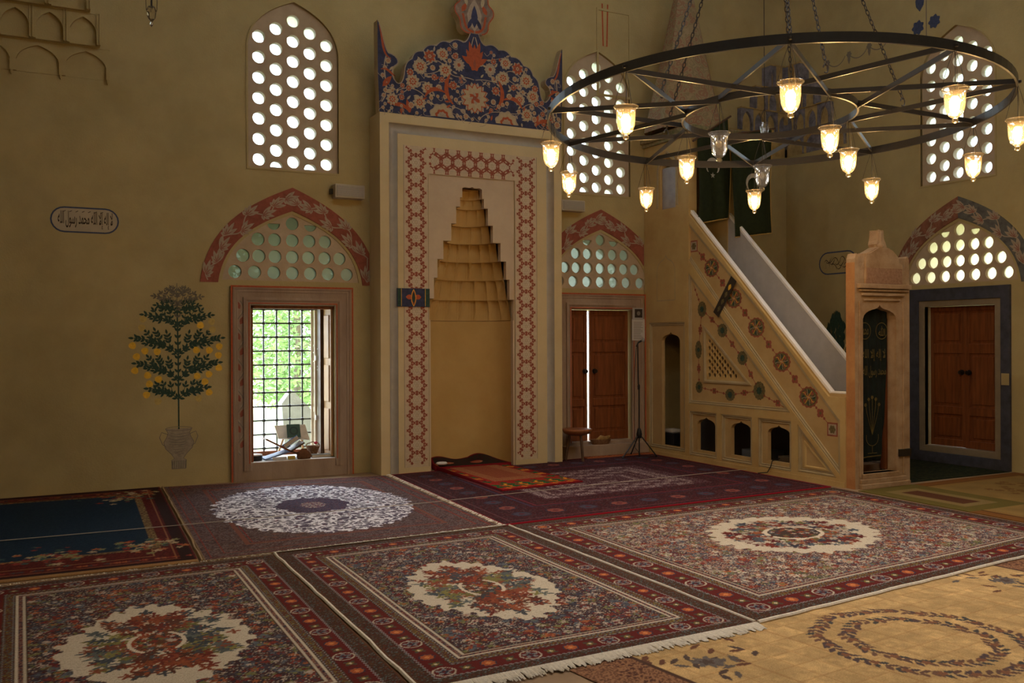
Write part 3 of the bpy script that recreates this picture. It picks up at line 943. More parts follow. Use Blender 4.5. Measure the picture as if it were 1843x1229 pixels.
# painted blossoms and stems
P = Paint([cream_paint, orange_paint, pale_paint, navy_paint, brick_red, olive_paint], base=0.001, step=0.0007)
P.stroke([p for p in left[3:]], 0.012, pale_paint, 0)
P.stroke([(2 * CC - p[0], p[1]) for p in left[3:]], 0.012, pale_paint, 0)
def inpoly(p, poly):
    x, y = p; c = False
    for i in range(len(poly)):
        (x0, y0), (x1, y1) = poly[i - 1], poly[i]
        if (y0 > y) != (y1 > y) and x < (x1 - x0) * (y - y0) / (y1 - y0) + x0: c = not c
    return c
def blossom(u, v, r, kind):
    n = {0: 10, 1: 8, 2: 12}[kind]
    oc, ic, cc = {0: (cream_paint, orange_paint, cream_paint), 1: (orange_paint, brick_red, cream_paint), 2: (pale_paint, cream_paint, orange_paint)}[kind]
    P.flower(u, v, r * 1.12, n, pale_paint, layer=1, rot=rnd.random())
    P.flower(u, v, r, n, oc, layer=2, rot=rnd.random(), depth=0.35)
    P.flower(u, v, r * 0.62, n - 2, ic, layer=3, rot=rnd.random(), depth=0.4)
    P.flower(u, v, r * 0.36, 6, cc, layer=4, rot=rnd.random(), depth=0.4)
    P.circle(u, v, r * 0.13, brick_red, 5, 8)
fl = [(4.442, 5.014, 0.078, 1), (4.611, 5.061, 0.075, 0), (4.318, 4.875, 0.09, 0), (4.646, 4.872, 0.085, 0), (4.827, 4.958, 0.075, 2), (4.222, 4.685, 0.085, 0),
      (4.414, 4.627, 0.075, 0), (3.963, 4.445, 0.075, 0), (4.308, 4.445, 0.08, 0), (4.17, 4.60, 0.035, 1), (4.09, 4.62, 0.03, 1), (4.50, 4.77, 0.04, 1), (4.48, 4.88, 0.035, 0), (4.78, 5.06, 0.04, 1), (4.75, 4.70, 0.055, 1),
      (4.08, 4.48, 0.035, 1), (4.56, 4.65, 0.04, 0), (4.19, 4.79, 0.045, 1), (4.20, 4.40, 0.04, 0)]
for (u, v, r, k) in fl:
    for s_ in (0, 1):
        blossom(u if not s_ else 2 * CC - u, v, r, k)
P.flower(5.04, 4.575, 0.20, 14, pale_paint, layer=1); P.flower(5.04, 4.575, 0.19, 12, orange_paint, layer=2)
for k in range(12):
    a = k * PI / 6
    P.leaf(5.04 + 0.05 * math.cos(a), 4.575 + 0.05 * math.sin(a), a, 0.125, 0.065, cream_paint, 3)
for k in range(8):
    a = k * PI / 4 + 0.2
    P.leaf(5.04, 4.575, a, 0.085, 0.05, orange_paint if k % 2 else pale_paint, 4)
P.circle(5.04, 4.575, 0.028, brick_red, 5)
# red palmette at the top and red forked leaves at the sides
for a, ln in ((PI / 2, 0.26), (PI / 2 + 0.55, 0.22), (PI / 2 - 0.55, 0.22), (PI / 2 + 1.05, 0.2), (PI / 2 - 1.05, 0.2), (PI / 2 + 0.25, 0.30), (PI / 2 - 0.25, 0.30)):
    P.leaf(5.04, 4.98, a, ln, 0.075, orange_paint, 2); 
P.flower(5.04, 4.98, 0.075, 6, orange_paint, layer=2); P.leaf(5.04, 4.93, PI / 2, 0.13, 0.04, brick_red, 3)
P.stroke(bez((4.99, 5.0), (4.98, 5.15), (5.0, 5.25), (5.03, 5.33), 8), 0.012, pale_paint, 1); P.stroke(bez((5.09, 5.0), (5.10, 5.15), (5.08, 5.25), (5.05, 5.33), 8), 0.012, pale_paint, 1)
for s_ in (-1, 1):
    mir = lambda pts: [(CC + s_ * (p[0] - CC), p[1]) for p in pts]
    P.stroke(mir(bez((5.33, 4.47), (5.44, 4.56), (5.45, 4.70), (5.37, 4.83), 12)), 0.055, orange_paint, 2, taper=True)
    P.stroke(mir(bez((5.44, 4.60), (5.56, 4.66), (5.66, 4.62), (5.70, 4.52), 10)), 0.05, orange_paint, 2, taper=True)
    P.stroke(mir(bez((5.90, 4.31), (5.96, 4.42), (6.05, 4.38), (6.18, 4.40), 10)), 0.05, orange_paint, 2, taper=True)
    P.leaf(CC + s_ * 0.85, 4.31, PI / 2 - s_ * 0.3, 0.16, 0.06, orange_paint, 2)
    # half-shown large flowers on the lower edge
    for rr2, m_, ly in ((0.16, pale_paint, 1), (0.145, cream_paint, 2), (0.09, orange_paint, 3), (0.06, pale_paint, 4)):
        pts = [(CC + s_ * 0.44 + rr2 * (1 + 0.07 * math.cos(9 * a)) * math.cos(a), 4.30 + rr2 * (1 + 0.07 * math.cos(9 * a)) * math.sin(a)) for a in [PI * i / 24 for i in range(25)]]
        P.poly(pts, m_, ly)
    # scrolls on the wing and its spike
    P.stroke(mir(bez((6.25, 4.40), (6.12, 4.56), (6.27, 4.75), (6.19, 4.95), 12)), 0.016, pale_paint, 1)
    P.stroke(mir(bez((6.28, 5.30), (6.22, 5.10), (6.25, 4.95), (6.13, 4.92), 12)), 0.028, orange_paint, 2, taper=True)
    P.stroke(mir(bez((6.26, 4.78), (6.17, 4.82), (6.14, 4.74), (6.08, 4.72), 10)), 0.03, orange_paint, 2, taper=True)
    P.leaf(CC + s_ * 1.20, 4.58, PI / 2 + s_ * 0.7, 0.18, 0.07, orange_paint, 2)
    P.leaf(CC + s_ * 1.17, 4.52, PI / 2 + s_ * 1.3, 0.12, 0.05, cream_paint, 2)
    # stems
    for pts in (bez((5.10, 4.32), (5.30, 4.55), (5.55, 4.35), (5.78, 4.50), 14), bez((5.05, 4.80), (5.25, 4.85), (5.30, 4.75), (5.44, 4.90), 12), bez((5.44, 4.90), (5.60, 4.80), (5.70, 4.75), (5.86, 4.86), 12),
                bez((5.44, 4.90), (5.52, 5.02), (5.60, 4.98), (5.75, 4.85), 12), bez((5.62, 4.65), (5.75, 4.78), (5.85, 4.60), (6.05, 4.50), 12), bez((5.70, 4.52), (5.80, 4.62), (5.95, 4.62), (6.05, 4.55), 12)):
        P.stroke(mir(pts), 0.010, pale_paint, 1)
    taken = [(CC + s_ * abs(f_[0] - CC), f_[1], f_[2]) for f_ in fl] + [(5.04, 4.575, 0.20), (5.04, 5.02, 0.20), (CC + s_ * 0.44, 4.32, 0.16), (CC + s_ * 0.36, 4.66, 0.07), (CC + s_ * 0.55, 4.62, 0.06)]
    for k in range(420):
        u = CC + s_ * rnd.uniform(0.02, 1.2); v = rnd.uniform(4.30, 5.22); r_ = rnd.choice([0.022, 0.028, 0.036, 0.048])
        if not all(inpoly((u + 1.2 * r_ * math.cos(t), v + 1.2 * r_ * math.sin(t)), crest_out) for t in (0, 1.57, 3.14, 4.71)): continue
        if any(math.hypot(u - a, v - c) < r_ + q * 1.05 for a, c, q in taken): continue
        taken.append((u, v, r_)); blossom(u, v, r_, rnd.choice([0, 0, 1, 2]))
        P.stroke(bez((u, v), (u + rnd.uniform(-.08, .08), v - 0.05), (u + rnd.uniform(-.1, .1), v - 0.08), (u + rnd.uniform(-.12, .12), v - rnd.uniform(-.03, .1)), 6), 0.006, pale_paint, 0)
    for k in range(80):
        u = CC + s_ * rnd.uniform(0.08, 1.15); v = rnd.uniform(4.31, 5.15)
        if inpoly((u, v), crest_out) and inpoly((u, v + 0.05), crest_out) and inpoly((u + 0.04 * s_, v), crest_out):
            P.leaf(u, v, rnd.uniform(0, 2 * PI), rnd.uniform(0.05, 0.09), 0.026, rnd.choice([cream_paint, pale_paint, pale_paint, orange_paint]), 1)
P.build('crest_blossoms', MFm, mih)
# ------------------------------------------------------------------ minbar (stepped pulpit)
mb = empty('minbar', (8.25, 8.9, 0), 'tall stepped pulpit with painted triangular side, arched openings and conical spire', 'pulpit')
fS = fE(7.865)
cream_m = mat('minbar_plaster', (0.54, 0.39, 0.165), 0.85, scale=3.0, col2=(0.46, 0.31, 0.12), bump=0.08)
inset_m = mat('minbar_inset_plaster', (0.50, 0.35, 0.16), 0.88, scale=3.0, col2=(0.42, 0.28, 0.115), bump=0.08)
mould_m = mat('minbar_moulding', (0.38, 0.30, 0.17), 0.85, vary=0.1)
outline = [(10.955, 0.0), (10.955, 3.36), (9.985, 3.36), (9.985, 3.275), (7.56, 1.0), (7.32, 1.0), (7.32, 0.0)]
band = [(10.02, 3.165), (10.02, 2.68), (9.26, 1.905), (8.09, 0.765), (7.395, 0.115), (7.395, 0.72), (7.44, 0.755), (8.574, 1.895)]
tri = [(9.985, 2.475), (9.985, 0.75), (8.13, 0.75), (9.35, 1.90)]
sq = [(9.972, 9.42), (9.335, 8.77), (8.667, 8.12)]
small = [(8.02, 0.63), (8.02, 0.092), (7.445, 0.092)]
rear = rect(10.055, 0.097, 10.857, 1.822)
sq_r = [rect(b_, 0.075, a_, 0.655) for a_, b_ in sq]
outline_f = [(10.955, 0.0), (10.955, 3.36), (9.985, 3.36), (9.985, 3.245), (7.56, 0.965), (7.32, 0.965), (7.32, 0.0)]
b = MB(); b.plate(outline_f, [band, tri, small, rear] + sq_r, 0.0, 0.03, fS)
b.build('side_frame', cream_m, mb)
arches = [ogee(9.655, 0.152, 0.49, 0.175, 0.592), ogee(8.995, 0.158, 0.49, 0.182, 0.593), ogee(8.345, 0.162, 0.49, 0.185, 0.592)]
rear_arch = ogee(10.395, 0.148, 1.575, 0.20, 1.692)
lat = [(9.665, 1.70), (9.655, 1.07), (8.955, 1.078)]
b = MB(); b.plate(outline, arches + [rear_arch, lat], -0.05, 0.0, fS)
b.build('side_panel', inset_m, mb)
prof = [(0, 0.0), (0.004, 0.022), (0.016, 0.024), (0.026, 0.010), (0.040, 0.014), (0.046, 0.0)]
def moulding(poly, pf=prof, m=mould_m):
    ar = sum(poly[i - 1][0] * poly[i][1] - poly[i][0] * poly[i - 1][1] for i in range(len(poly)))
    p = poly if ar > 0 else poly[::-1]
    b = MB(); b.sweep(p, pf, fS, closed=True); b.build('moulding', m, mb)
for q in [band, tri, small, rear] + sq_r: moulding(q)
moulding([(9.70, 1.775), (9.69, 1.035), (8.80, 1.035)], [(0, 0), (0, 0.016), (0.02, 0.018), (0.034, 0.004), (0.04, 0.0)])
moulding([(7.94, 0.45), (7.94, 0.145), (7.55, 0.145)], [(0, 0), (0, 0.012), (0.018, 0.014), (0.03, 0)], cream_m)
b = MB(); b.plate(rect(7.32, 0, 10.955, 0.055), [], 0.03, 0.045, fS); b.build('plinth', cream_m, mb)
# hexagonal pierced screen
H = []
rr_h = 0.036
def intri(p, poly, mrg):
    for i in range(3):
        a, c = poly[i], poly[(i + 1) % 3]
        d = ((c[0] - a[0]) * (p[1] - a[1]) - (c[1] - a[1]) * (p[0] - a[0])) / math.hypot(c[0] - a[0], c[1] - a[1])
        if abs(d) < mrg: return False
    return inpoly(p, poly)
for i in range(40):
    for j in range(20):
        u = 8.95 + i * 0.050; v = 1.09 + j * 0.0866 + (0.0433 if i % 2 else 0)
        h = [(u + 0.027 * math.cos(k * PI / 3), v + 0.031 * math.sin(k * PI / 3)) for k in range(6)]
        if intri((u, v), lat, 0.034): H.append(h)
b = MB(); b.plate(lat, H, -0.03, -0.008, fS); b.build('pierced_screen', cream_m, mb)
# painted medallions and chains
P = Paint([olive_paint, brick_red, green_paint, yellow_paint, pale_paint, ink_paint, navy_paint])
def medallion(u, v, a, c, mo=brick_red, mi_=olive_paint, ribs=True):
    P.poly([(u + a * (1 + 0.05 * math.cos(14 * t)) * math.cos(t), v + c * (1 + 0.05 * math.cos(14 * t)) * math.sin(t)) for t in [2 * PI * i / 56 for i in range(56)]], mo, 0)
    P.circle(u, v, a * 0.86, mi_, 1, 28, c * 0.86)
    if ribs:
        for k in range(8):
            t = k * PI / 4 + 0.3
            P.circle(u + a * 0.55 * math.cos(t + 0.5), v + c * 0.55 * math.sin(t + 0.5), a * 0.16, green_paint if k % 2 else brick_red, 2, 8)
            P.stroke(bez((u, v), (u + a * 0.5 * math.cos(t), v + c * 0.3 * math.sin(t)), (u + a * 0.3 * math.cos(t + 0.6), v + c * 0.7 * math.sin(t + 0.6)), (u + a * 0.75 * math.cos(t + 0.25), v + c * 0.75 * math.sin(t + 0.25)), 6), 0.006, pale_paint if k % 2 else yellow_paint, 3)
        P.flower(u, v, a * 0.25, 6, brick_red, layer=3)
def quatre(u, v, r):
    for k in range(4): P.circle(u + r * 0.55 * math.cos(k * PI / 2 + PI / 4), v + r * 0.55 * math.sin(k * PI / 2 + PI / 4), r * 0.5, brick_red, 0, 8)
    P.circle(u, v, r * 0.3, olive_paint, 1, 8)
def chain(a, c, n=2):
    for k in range(1, n + 1):
        t = k / (n + 1)
        P.circle(a[0] + (c[0] - a[0]) * t, a[1] + (c[1] - a[1]) * t, 0.017, brick_red, 0, 8)
    P.stroke([a, c], 0.008, brick_red, 0)
main = [(9.893, 2.806), (9.539, 2.501), (9.117, 2.093), (8.72, 1.73), (8.297, 1.328), (7.877, 0.939), (7.529, 0.607)]
for i in range(6):
    a, c = main[i], main[i + 1]
    m_ = ((a[0] + c[0]) / 2, (a[1] + c[1]) / 2)
    chain(a, c, 5); quatre(m_[0], m_[1], 0.055)
for u, v in main[1:6]: medallion(u, v, 0.142, 0.118)
for u, v in (main[0], main[6]):
    P.poly(rect(u - 0.075, v - 0.075, u + 0.075, v + 0.075), brick_red, 1); P.poly(rect(u - 0.058, v - 0.058, u + 0.058, v + 0.058), pale_paint, 2)
    P.flower(u, v, 0.05, 6, olive_paint, layer=3)
tm = [(9.732, 1.979, .085, .10), (9.335, 1.70, .09, .085), (8.967, 1.36, .09, .085), (8.672, 0.975, .10, .11), (9.194, 0.90, .09, .075), (9.795, 0.97, .07, .075), (9.806, 1.455, .065, .115)]
for u, v, a, c in tm: medallion(u, v, a, c, olive_paint, olive_paint, False); 
for u, v, a, c in tm: P.flower(u, v, a * 0.5, 8, faded_paint if False else green_paint, layer=2)
ch = [(9.90, 2.30), (9.732, 1.979), (9.806, 1.455), (9.795, 0.97), (9.194, 0.90), (8.672, 0.975), (8.967, 1.36), (9.335, 1.70), (9.732, 1.979)]
for i in range(len(ch) - 1):
    a, c = ch[i], ch[i + 1]; chain(a, c, 4)
    if i: quatre((a[0] + c[0]) / 2, (a[1] + c[1]) / 2, 0.042)
chain((8.672, 0.95), (8.25, 0.80), 4); quatre((8.42 + 8.30) / 2, 0.845, 0.045)
P.build('painted_medallions', fS, mb)
P = Paint([ink_paint, yellow_paint, olive_paint, navy_paint], base=0.034)
d = Vector((0.34, -0.48)).normalized(); nn = Vector((-d.y, d.x)) * 0.062
a_ = Vector((9.08, 2.335)); c_ = Vector((9.42, 1.90))
P.poly([tuple(a_ + nn), tuple(a_ - nn), tuple(c_ - nn), tuple(c_ + nn)], ink_paint, 0)
for t in (0.15, 0.35, 0.55, 0.75):
    p = a_ + (c_ - a_) * t; P.leaf(p.x, p.y, math.atan2(d.y, d.x), 0.09, 0.05, yellow_paint if t < 0.3 else olive_paint, 1)
P.build('embroidered_strap', fS, mb)
# far side, parapets, rails, stairs
b = MB(); b.plate(outline, [], 0, 0.05, fE(8.55)); b.build('far_side', cream_m, mb)
b = MB(); b.bar((8.21, 7.42, 0.02), (8.21, 9.98, 2.40), 0.57, 0.03); b.build('stair_light_block', wood_dark, mb)  # plate added below the steps to block light from the cavity
par_poly = [(9.985, 3.27), (7.56, 0.995), (7.36, 0.98), (7.36, 0.12), (7.5, 0.12), (9.985, 2.5)]
b = MB(); b.plate(par_poly, [], 0, 0.006, fE(8.50)); b.build('parapet_lining', grey_board, mb)
b = MB(); b.plate(par_poly, [], -0.008, -0.052, fS); b.build('parapet_lining', grey_board, mb)
for x0, x1 in ((7.862, 7.922), (8.492, 8.552)):
    b = MB(); xc = (x0 + x1) / 2
    b.bar((xc, 7.55, 1.005), (xc, 9.985, 3.29), x1 - x0, 0.034); b.bar((xc, 7.32, 1.012), (xc, 7.56, 1.012), x1 - x0, 0.024)
    b.build('handrail', white_rail, mb, bevel=0.006)
for k in range(12):
    y0 = 7.42 + k * 0.214; z = 0.19 * (k + 1) + 0.02
    b = MB(); b.box((7.92, y0, z - 0.05), (8.50, y0 + 0.235, z)); b.box((7.92, y0, z - 0.19), (8.50, y0 + 0.02, z - 0.05))
    b.build('step', mat('step_wood', (0.22, 0.13, 0.07), 0.7, vary=0.2), mb)
b = MB(); b.plate([(10.95, 0.01), (10.95, 2.4), (9.98, 2.4), (7.65, 0.12), (7.5, 0.01)], [], 0, 0.004, fE(8.499)); b.build('cavity_shade_sheet', mat('cavity_shade_tone', (0.11, 0.105, 0.11), 0.9), mb)  # dark sheet added so the cavity's shade is in its colour
# pulpit tower
b = MB(); b.box((7.92, 9.99, 2.45), (8.5, 10.95, 2.55)); b.build('platform', cream_m, mb)
side_hole = [(10.24, 3.36)] + [(10.24, 3.90)] + bez((10.24, 3.90), (10.26, 4.0), (10.34, 4.02), (10.41, 4.07), 6, True)
side_hole = side_hole + [(2 * 10.41 - p[0], p[1]) for p in side_hole[::-1][1:]]
side_out = [(9.965, 3.36), side_hole[0]] + side_hole[1:-1] + [side_hole[-1], (10.955, 3.36), (10.955, 4.26), (9.965, 4.26)]
for x in (7.93, 8.62):
    b = MB(); b.plate(side_out, [], 0, 0.095, fE(x)); b.build('pulpit_side', cream_m, mb)
b = MB(); b.plate(rect(10.24, 3.36, 10.58, 3.925), [], 0.03, 0.06, fE(7.93)); b.build('opening_panel', mat('grey_opening_panel', (0.36, 0.34, 0.35), 0.5, vary=0.12, scale=8), mb)  # grey panel added in place of the far wall seen through the opening
front_hole = ogee(8.225, 2.55, 3.85, 0.26, 4.05)
b = MB(); b.plate([(7.831, 2.551)] + front_hole + [(8.624, 2.551), (8.624, 4.259), (7.831, 4.259)], [], -0.06, 0, fN(9.959)); b.build('pulpit_front', cream_m, mb)
b = MB(); b.sweep([(10.24 - 0.04, 3.38)] + [(10.205, 3.9)] + [(p[0] + (p[0] - 10.41) * 0.14, p[1] + 0.04) for p in side_hole[2:-2]] + [(10.615, 3.9), (10.62, 3.38)], [(0, 0), (0, 0.02), (0.02, 0.02), (0.02, 0)], fE(7.835)); b.build('arch_moulding', mould_m, mb)
P = Paint([mould_m], base=0.031)
P.stroke(ogee(10.46, 2.12, 2.52, 0.20, 2.74) + [(10.66, 2.12), (10.26, 2.12)][::-1][:0], 0.012, mould_m)
P.stroke([(10.26, 2.12), (10.66, 2.12)], 0.012, mould_m)
P.build('ogee_outline', fS, mb)
cor_m = mat('cornice_floral_paint', (0.36, 0.26, 0.15), 0.85, scale=16, col2=(0.13, 0.14, 0.06))
b = MB(); b.box((7.80, 9.93, 4.26), (8.655, 10.96, 4.31)); b.box((7.77, 9.90, 4.31), (8.685, 10.965, 4.40)); b.build('cornice', cor_m, mb, bevel=0.01)
# floral painted spire
def floral_mat(name, ground, c1, c2, c3, scale):
    m = bpy.data.materials.new(name); m.use_nodes = True; nt = m.node_tree; bs = nt.nodes['Principled BSDF']
    bs.inputs['Roughness'].default_value = 0.85
    tc = nt.nodes.new('ShaderNodeTexCoord')
    nz = nt.nodes.new('ShaderNodeTexNoise'); nz.inputs['Scale'].default_value = scale * 0.7
    nt.links.new(tc.outputs['Object'], nz.inputs['Vector'])
    av = nt.nodes.new('ShaderNodeVectorMath'); av.operation = 'MULTIPLY_ADD'
    nt.links.new(nz.outputs['Color'], av.inputs[0]); av.inputs[1].default_value = (0.12, 0.12, 0.12); nt.links.new(tc.outputs['Object'], av.inputs[2])
    vo = nt.nodes.new('ShaderNodeTexVoronoi'); vo.inputs['Scale'].default_value = scale
    nt.links.new(av.outputs[0], vo.inputs['Vector'])
    rp = nt.nodes.new('ShaderNodeValToRGB'); e = rp.color_ramp.elements
    e[0].position = 0.0; e[0].color = c2 + (1,); e[1].position = 0.9; e[1].color = ground + (1,)
    for p_, c_ in ((0.22, ground), (0.30, c1), (0.46, c1), (0.52, ground), (0.68, c3), (0.76, ground)):
        q = e.new(p_); q.color = c_ + (1,)
    nt.links.new(vo.outputs['Distance'], rp.inputs['Fac']); nt.links.new(rp.outputs['Color'], bs.inputs['Base Color'])
    return m
spire_m = floral_mat('spire_floral_paint', (0.32, 0.235, 0.13), (0.27, 0.145, 0.08), (0.15, 0.13, 0.09), (0.23, 0.18, 0.09), 11.0)
b = MB()
rings = []
sc_ = (8.13, 10.43)
for r, z in ((0.56, 4.40), (0.53, 4.52), (0.36, 5.25), (0.13, 6.3), (0.05, 6.55)):
    rings.append([(sc_[0] + r * math.cos(PI / 8 + k * PI / 4), sc_[1] + r * math.sin(PI / 8 + k * PI / 4), z) for k in range(8)])
vs = [p for l in rings for p in l]
fs = [(i * 8 + k, i * 8 + (k + 1) % 8, (i + 1) * 8 + (k + 1) % 8, (i + 1) * 8 + k) for i in range(4) for k in range(8)] + [tuple(32 + k for k in range(8))]
b.add(vs, fs); b.build('spire', spire_m, mb)
b = MB(); b.lathe([(0.05, 0), (0.08, 0.06), (0.03, 0.12), (0.05, 0.2), (0, 0.34)], (sc_[0], sc_[1], 6.54), 12); b.build('spire_finial', mat('gilt', (0.5, 0.32, 0.08), 0.4, metal=0.7), mb, smooth=True)
# entrance portal
fP = fN(7.2)
pout = [(7.85, 0), (7.85, 2.17), (7.855, 2.44), (7.875, 2.495), (7.905, 2.47), (7.91, 2.39), (7.94, 2.32), (7.965, 2.37), (7.985, 2.40), (8.0, 2.50), (8.06, 2.512), (8.115, 2.536), (8.195, 2.575), (8.178, 2.605), (8.196, 2.65), (8.203, 2.755), (8.281, 2.757), (8.290, 2.66),
        (8.313, 2.626), (8.335, 2.573), (8.40, 2.548), (8.446, 2.514), (8.50, 2.465), (8.504, 2.415), (8.557, 2.40), (8.57, 2.32), (8.60, 2.33), (8.625, 2.47), (8.655, 2.49), (8.677, 2.45), (8.683, 2.17), (8.683, 0)]
popen = ogee(8.222, 0.155, 1.80, 0.252, 1.955)
b = MB(); b.plate(pout, [popen], -0.12, 0, fP); b.build('portal', portal_stone, mb, bevel=0.006)
b = MB(); b.box((7.8465, 7.2005, 0), (7.8505, 7.318, 2.40)); b.build('portal_side_face', portal_side, mb)
for (u0, u1, z, hgt, w) in ((7.875, 8.66, 2.125, 0.05, 0.05), (7.905, 8.635, 2.095, 0.022, 0.035), (7.94, 8.585, 2.048, 0.03, 0.028), (7.97, 8.52, 1.995, 0.02, 0.018)):
    b = MB(); b.plate(rect(u0, z, u1, z + hgt), [], 0, w, fP); b.build('cornice_moulding', portal_stone, mb, bevel=0.006)
crest_blk = [(7.985, 2.172), (7.988, 2.395), (8.002, 2.492), (8.06, 2.505), (8.115, 2.528), (8.195, 2.567), (8.335, 2.565), (8.40, 2.54), (8.446, 2.506), (8.496, 2.46), (8.50, 2.41), (8.555, 2.392), (8.558, 2.172)]
b = MB(); b.plate(crest_blk, [], 0, 0.022, fP); b.build('crest_block', portal_stone, mb, bevel=0.004)
b = MB(); b.lathe([(0.048, 0), (0.062, 0.03), (0.035, 0.055), (0.045, 0.08), (0.03, 0.19), (0, 0.20)], (8.242, 7.23, 2.565), 10); b.build('crest_finial', portal_stone, mb, smooth=True)
b = MB(); b.plate(rect(7.995, 2.18, 8.53, 2.345), [], 0.022, 0.034, fP); b.build('carved_tablet', mat('carved_tablet_stone', (0.38, 0.23, 0.14), 0.85, scale=30, col2=(0.26, 0.13, 0.07), bump=0.5, bscale=90), mb)
for u0, u1 in ((7.905, 7.925), (8.565, 8.59)):
    b = MB(); b.plate(rect(u0, 0.12, u1, 1.99), [], 0, 0.014, fP); b.build('pier_moulding', portal_stone, mb, bevel=0.004)
b = MB(); b.plate(rect(7.90, 0.0, 8.64, 0.05), [], 0, 0.05, fP); b.plate(rect(7.915, 0.05, 8.60, 0.10), [], 0, 0.03, fP); b.plate(rect(7.95, 0.10, 8.50, 0.155), [], -0.10, 0.015, fP); b.build('threshold', portal_stone, mb, bevel=0.006)
b = MB(); b.plate(rect(8.50, 0.31, 8.685, 0.39), [], 0.0, 0.018, fP); b.build('iron_strap', iron, mb)
b = MB(); b.box((8.452, 7.33, 0.16), (8.49, 7.40, 1.93)); b.build('inner_jamb', wood, mb)

# ---- curtain hanging in the portal
cur = empty('portal_curtain', (8.18, 7.27, 0.25), 'black green curtain with gold embroidery hanging in the pulpit doorway', 'curtain')
cur_m = mat('black_green_velvet', (0.006, 0.010, 0.007), 0.9, vary=0.3, scale=30)
gold_m = mat('gold_thread', (0.11, 0.08, 0.018), 0.6, vary=0.2, scale=60)
def cur_w(u, v):
    t = (u - 7.93) / 0.5
    return -0.085 + 0.012 * math.sin(t * 19 + v * 1.1) + 0.006 * math.sin(t * 41 + v)
nu, nv = 48, 40
vs = []
for j in range(nv + 1):
    v = 0.27 + (1.97 - 0.27) * j / nv
    right = 8.405 if v > 1.0 else 8.405 - 0.10 * ((1.0 - v) / 0.73) ** 2
    right = min(right, 8.395 + 0.03 * (v - 1))
    for i in range(nu + 1):
        u = 7.935 + (right - 7.935) * i / nu
        vs.append(fP(u, v, cur_w(u, v)))
b = MB(); b.add(vs, [(j * (nu + 1) + i, j * (nu + 1) + i + 1, (j + 1) * (nu + 1) + i + 1, (j + 1) * (nu + 1) + i) for j in range(nv) for i in range(nu)])
co = b.build('cloth', cur_m, cur, smooth=True)
md = co.modifiers.new('thickness', 'SOLIDIFY'); md.thickness = 0.006
P = Paint([gold_m], base=0.0, step=0.001)
def ring_p(u, v, r): P.stroke(circ(u, v, r, 24), 0.008, gold_m, 0, closed=True)
ring_p(8.315, 1.675, 0.088); ring_p(8.06, 1.675, 0.088)
put_text(P, '\uFDF2', 8.265, 8.37, 1.62, 1.73, gold_m)
put_text(P, '\uFEAA\uFEE4\uFEA4\uFEE3', 8.0, 8.115, 1.63, 1.72, gold_m)
put_text(P, '\uFEEA\uFEE0\uFEDF\uFE8D \uFEFB\uFE87 \uFEEA\uFEDF\uFE87 \uFEFB', 8.02, 8.37, 1.35, 1.48, gold_m)
put_text(P, '\uFEEA\uFEE0\uFEDF\uFE8D \uFEDD\uFEEE\uFEB3\uFEAD \uFEAA\uFEE4\uFEA4\uFEE3', 8.03, 8.38, 1.17, 1.30, gold_m)
for k in range(5):
    a = PI / 2 + (k - 2) * 0.32
    P.stroke([(8.17, 0.56), (8.17 + 0.14 * math.cos(a), 0.56 + 0.30 * math.sin(a)), (8.17 + 0.16 * math.cos(a), 0.56 + 0.38 * math.sin(a))], 0.007, gold_m)
    P.flower(8.17 + 0.17 * math.cos(a), 0.56 + 0.40 * math.sin(a), 0.022, 6, gold_m)
P.stroke(bez((8.08, 0.56), (8.05, 0.40), (8.29, 0.40), (8.26, 0.56), 10), 0.008, gold_m)
P.stroke([(8.17, 0.44), (8.17, 0.36)], 0.008, gold_m); P.stroke([(8.10, 0.36), (8.24, 0.36)], 0.008, gold_m)
P.stroke([(7.96, 0.31), (8.10, 0.325), (8.30, 0.33)], 0.012, gold_m)
P.build('gold_embroidery', lambda u, v, w: fP(u, v, -0.058 + 0 * cur_w(u, v) + w), cur)

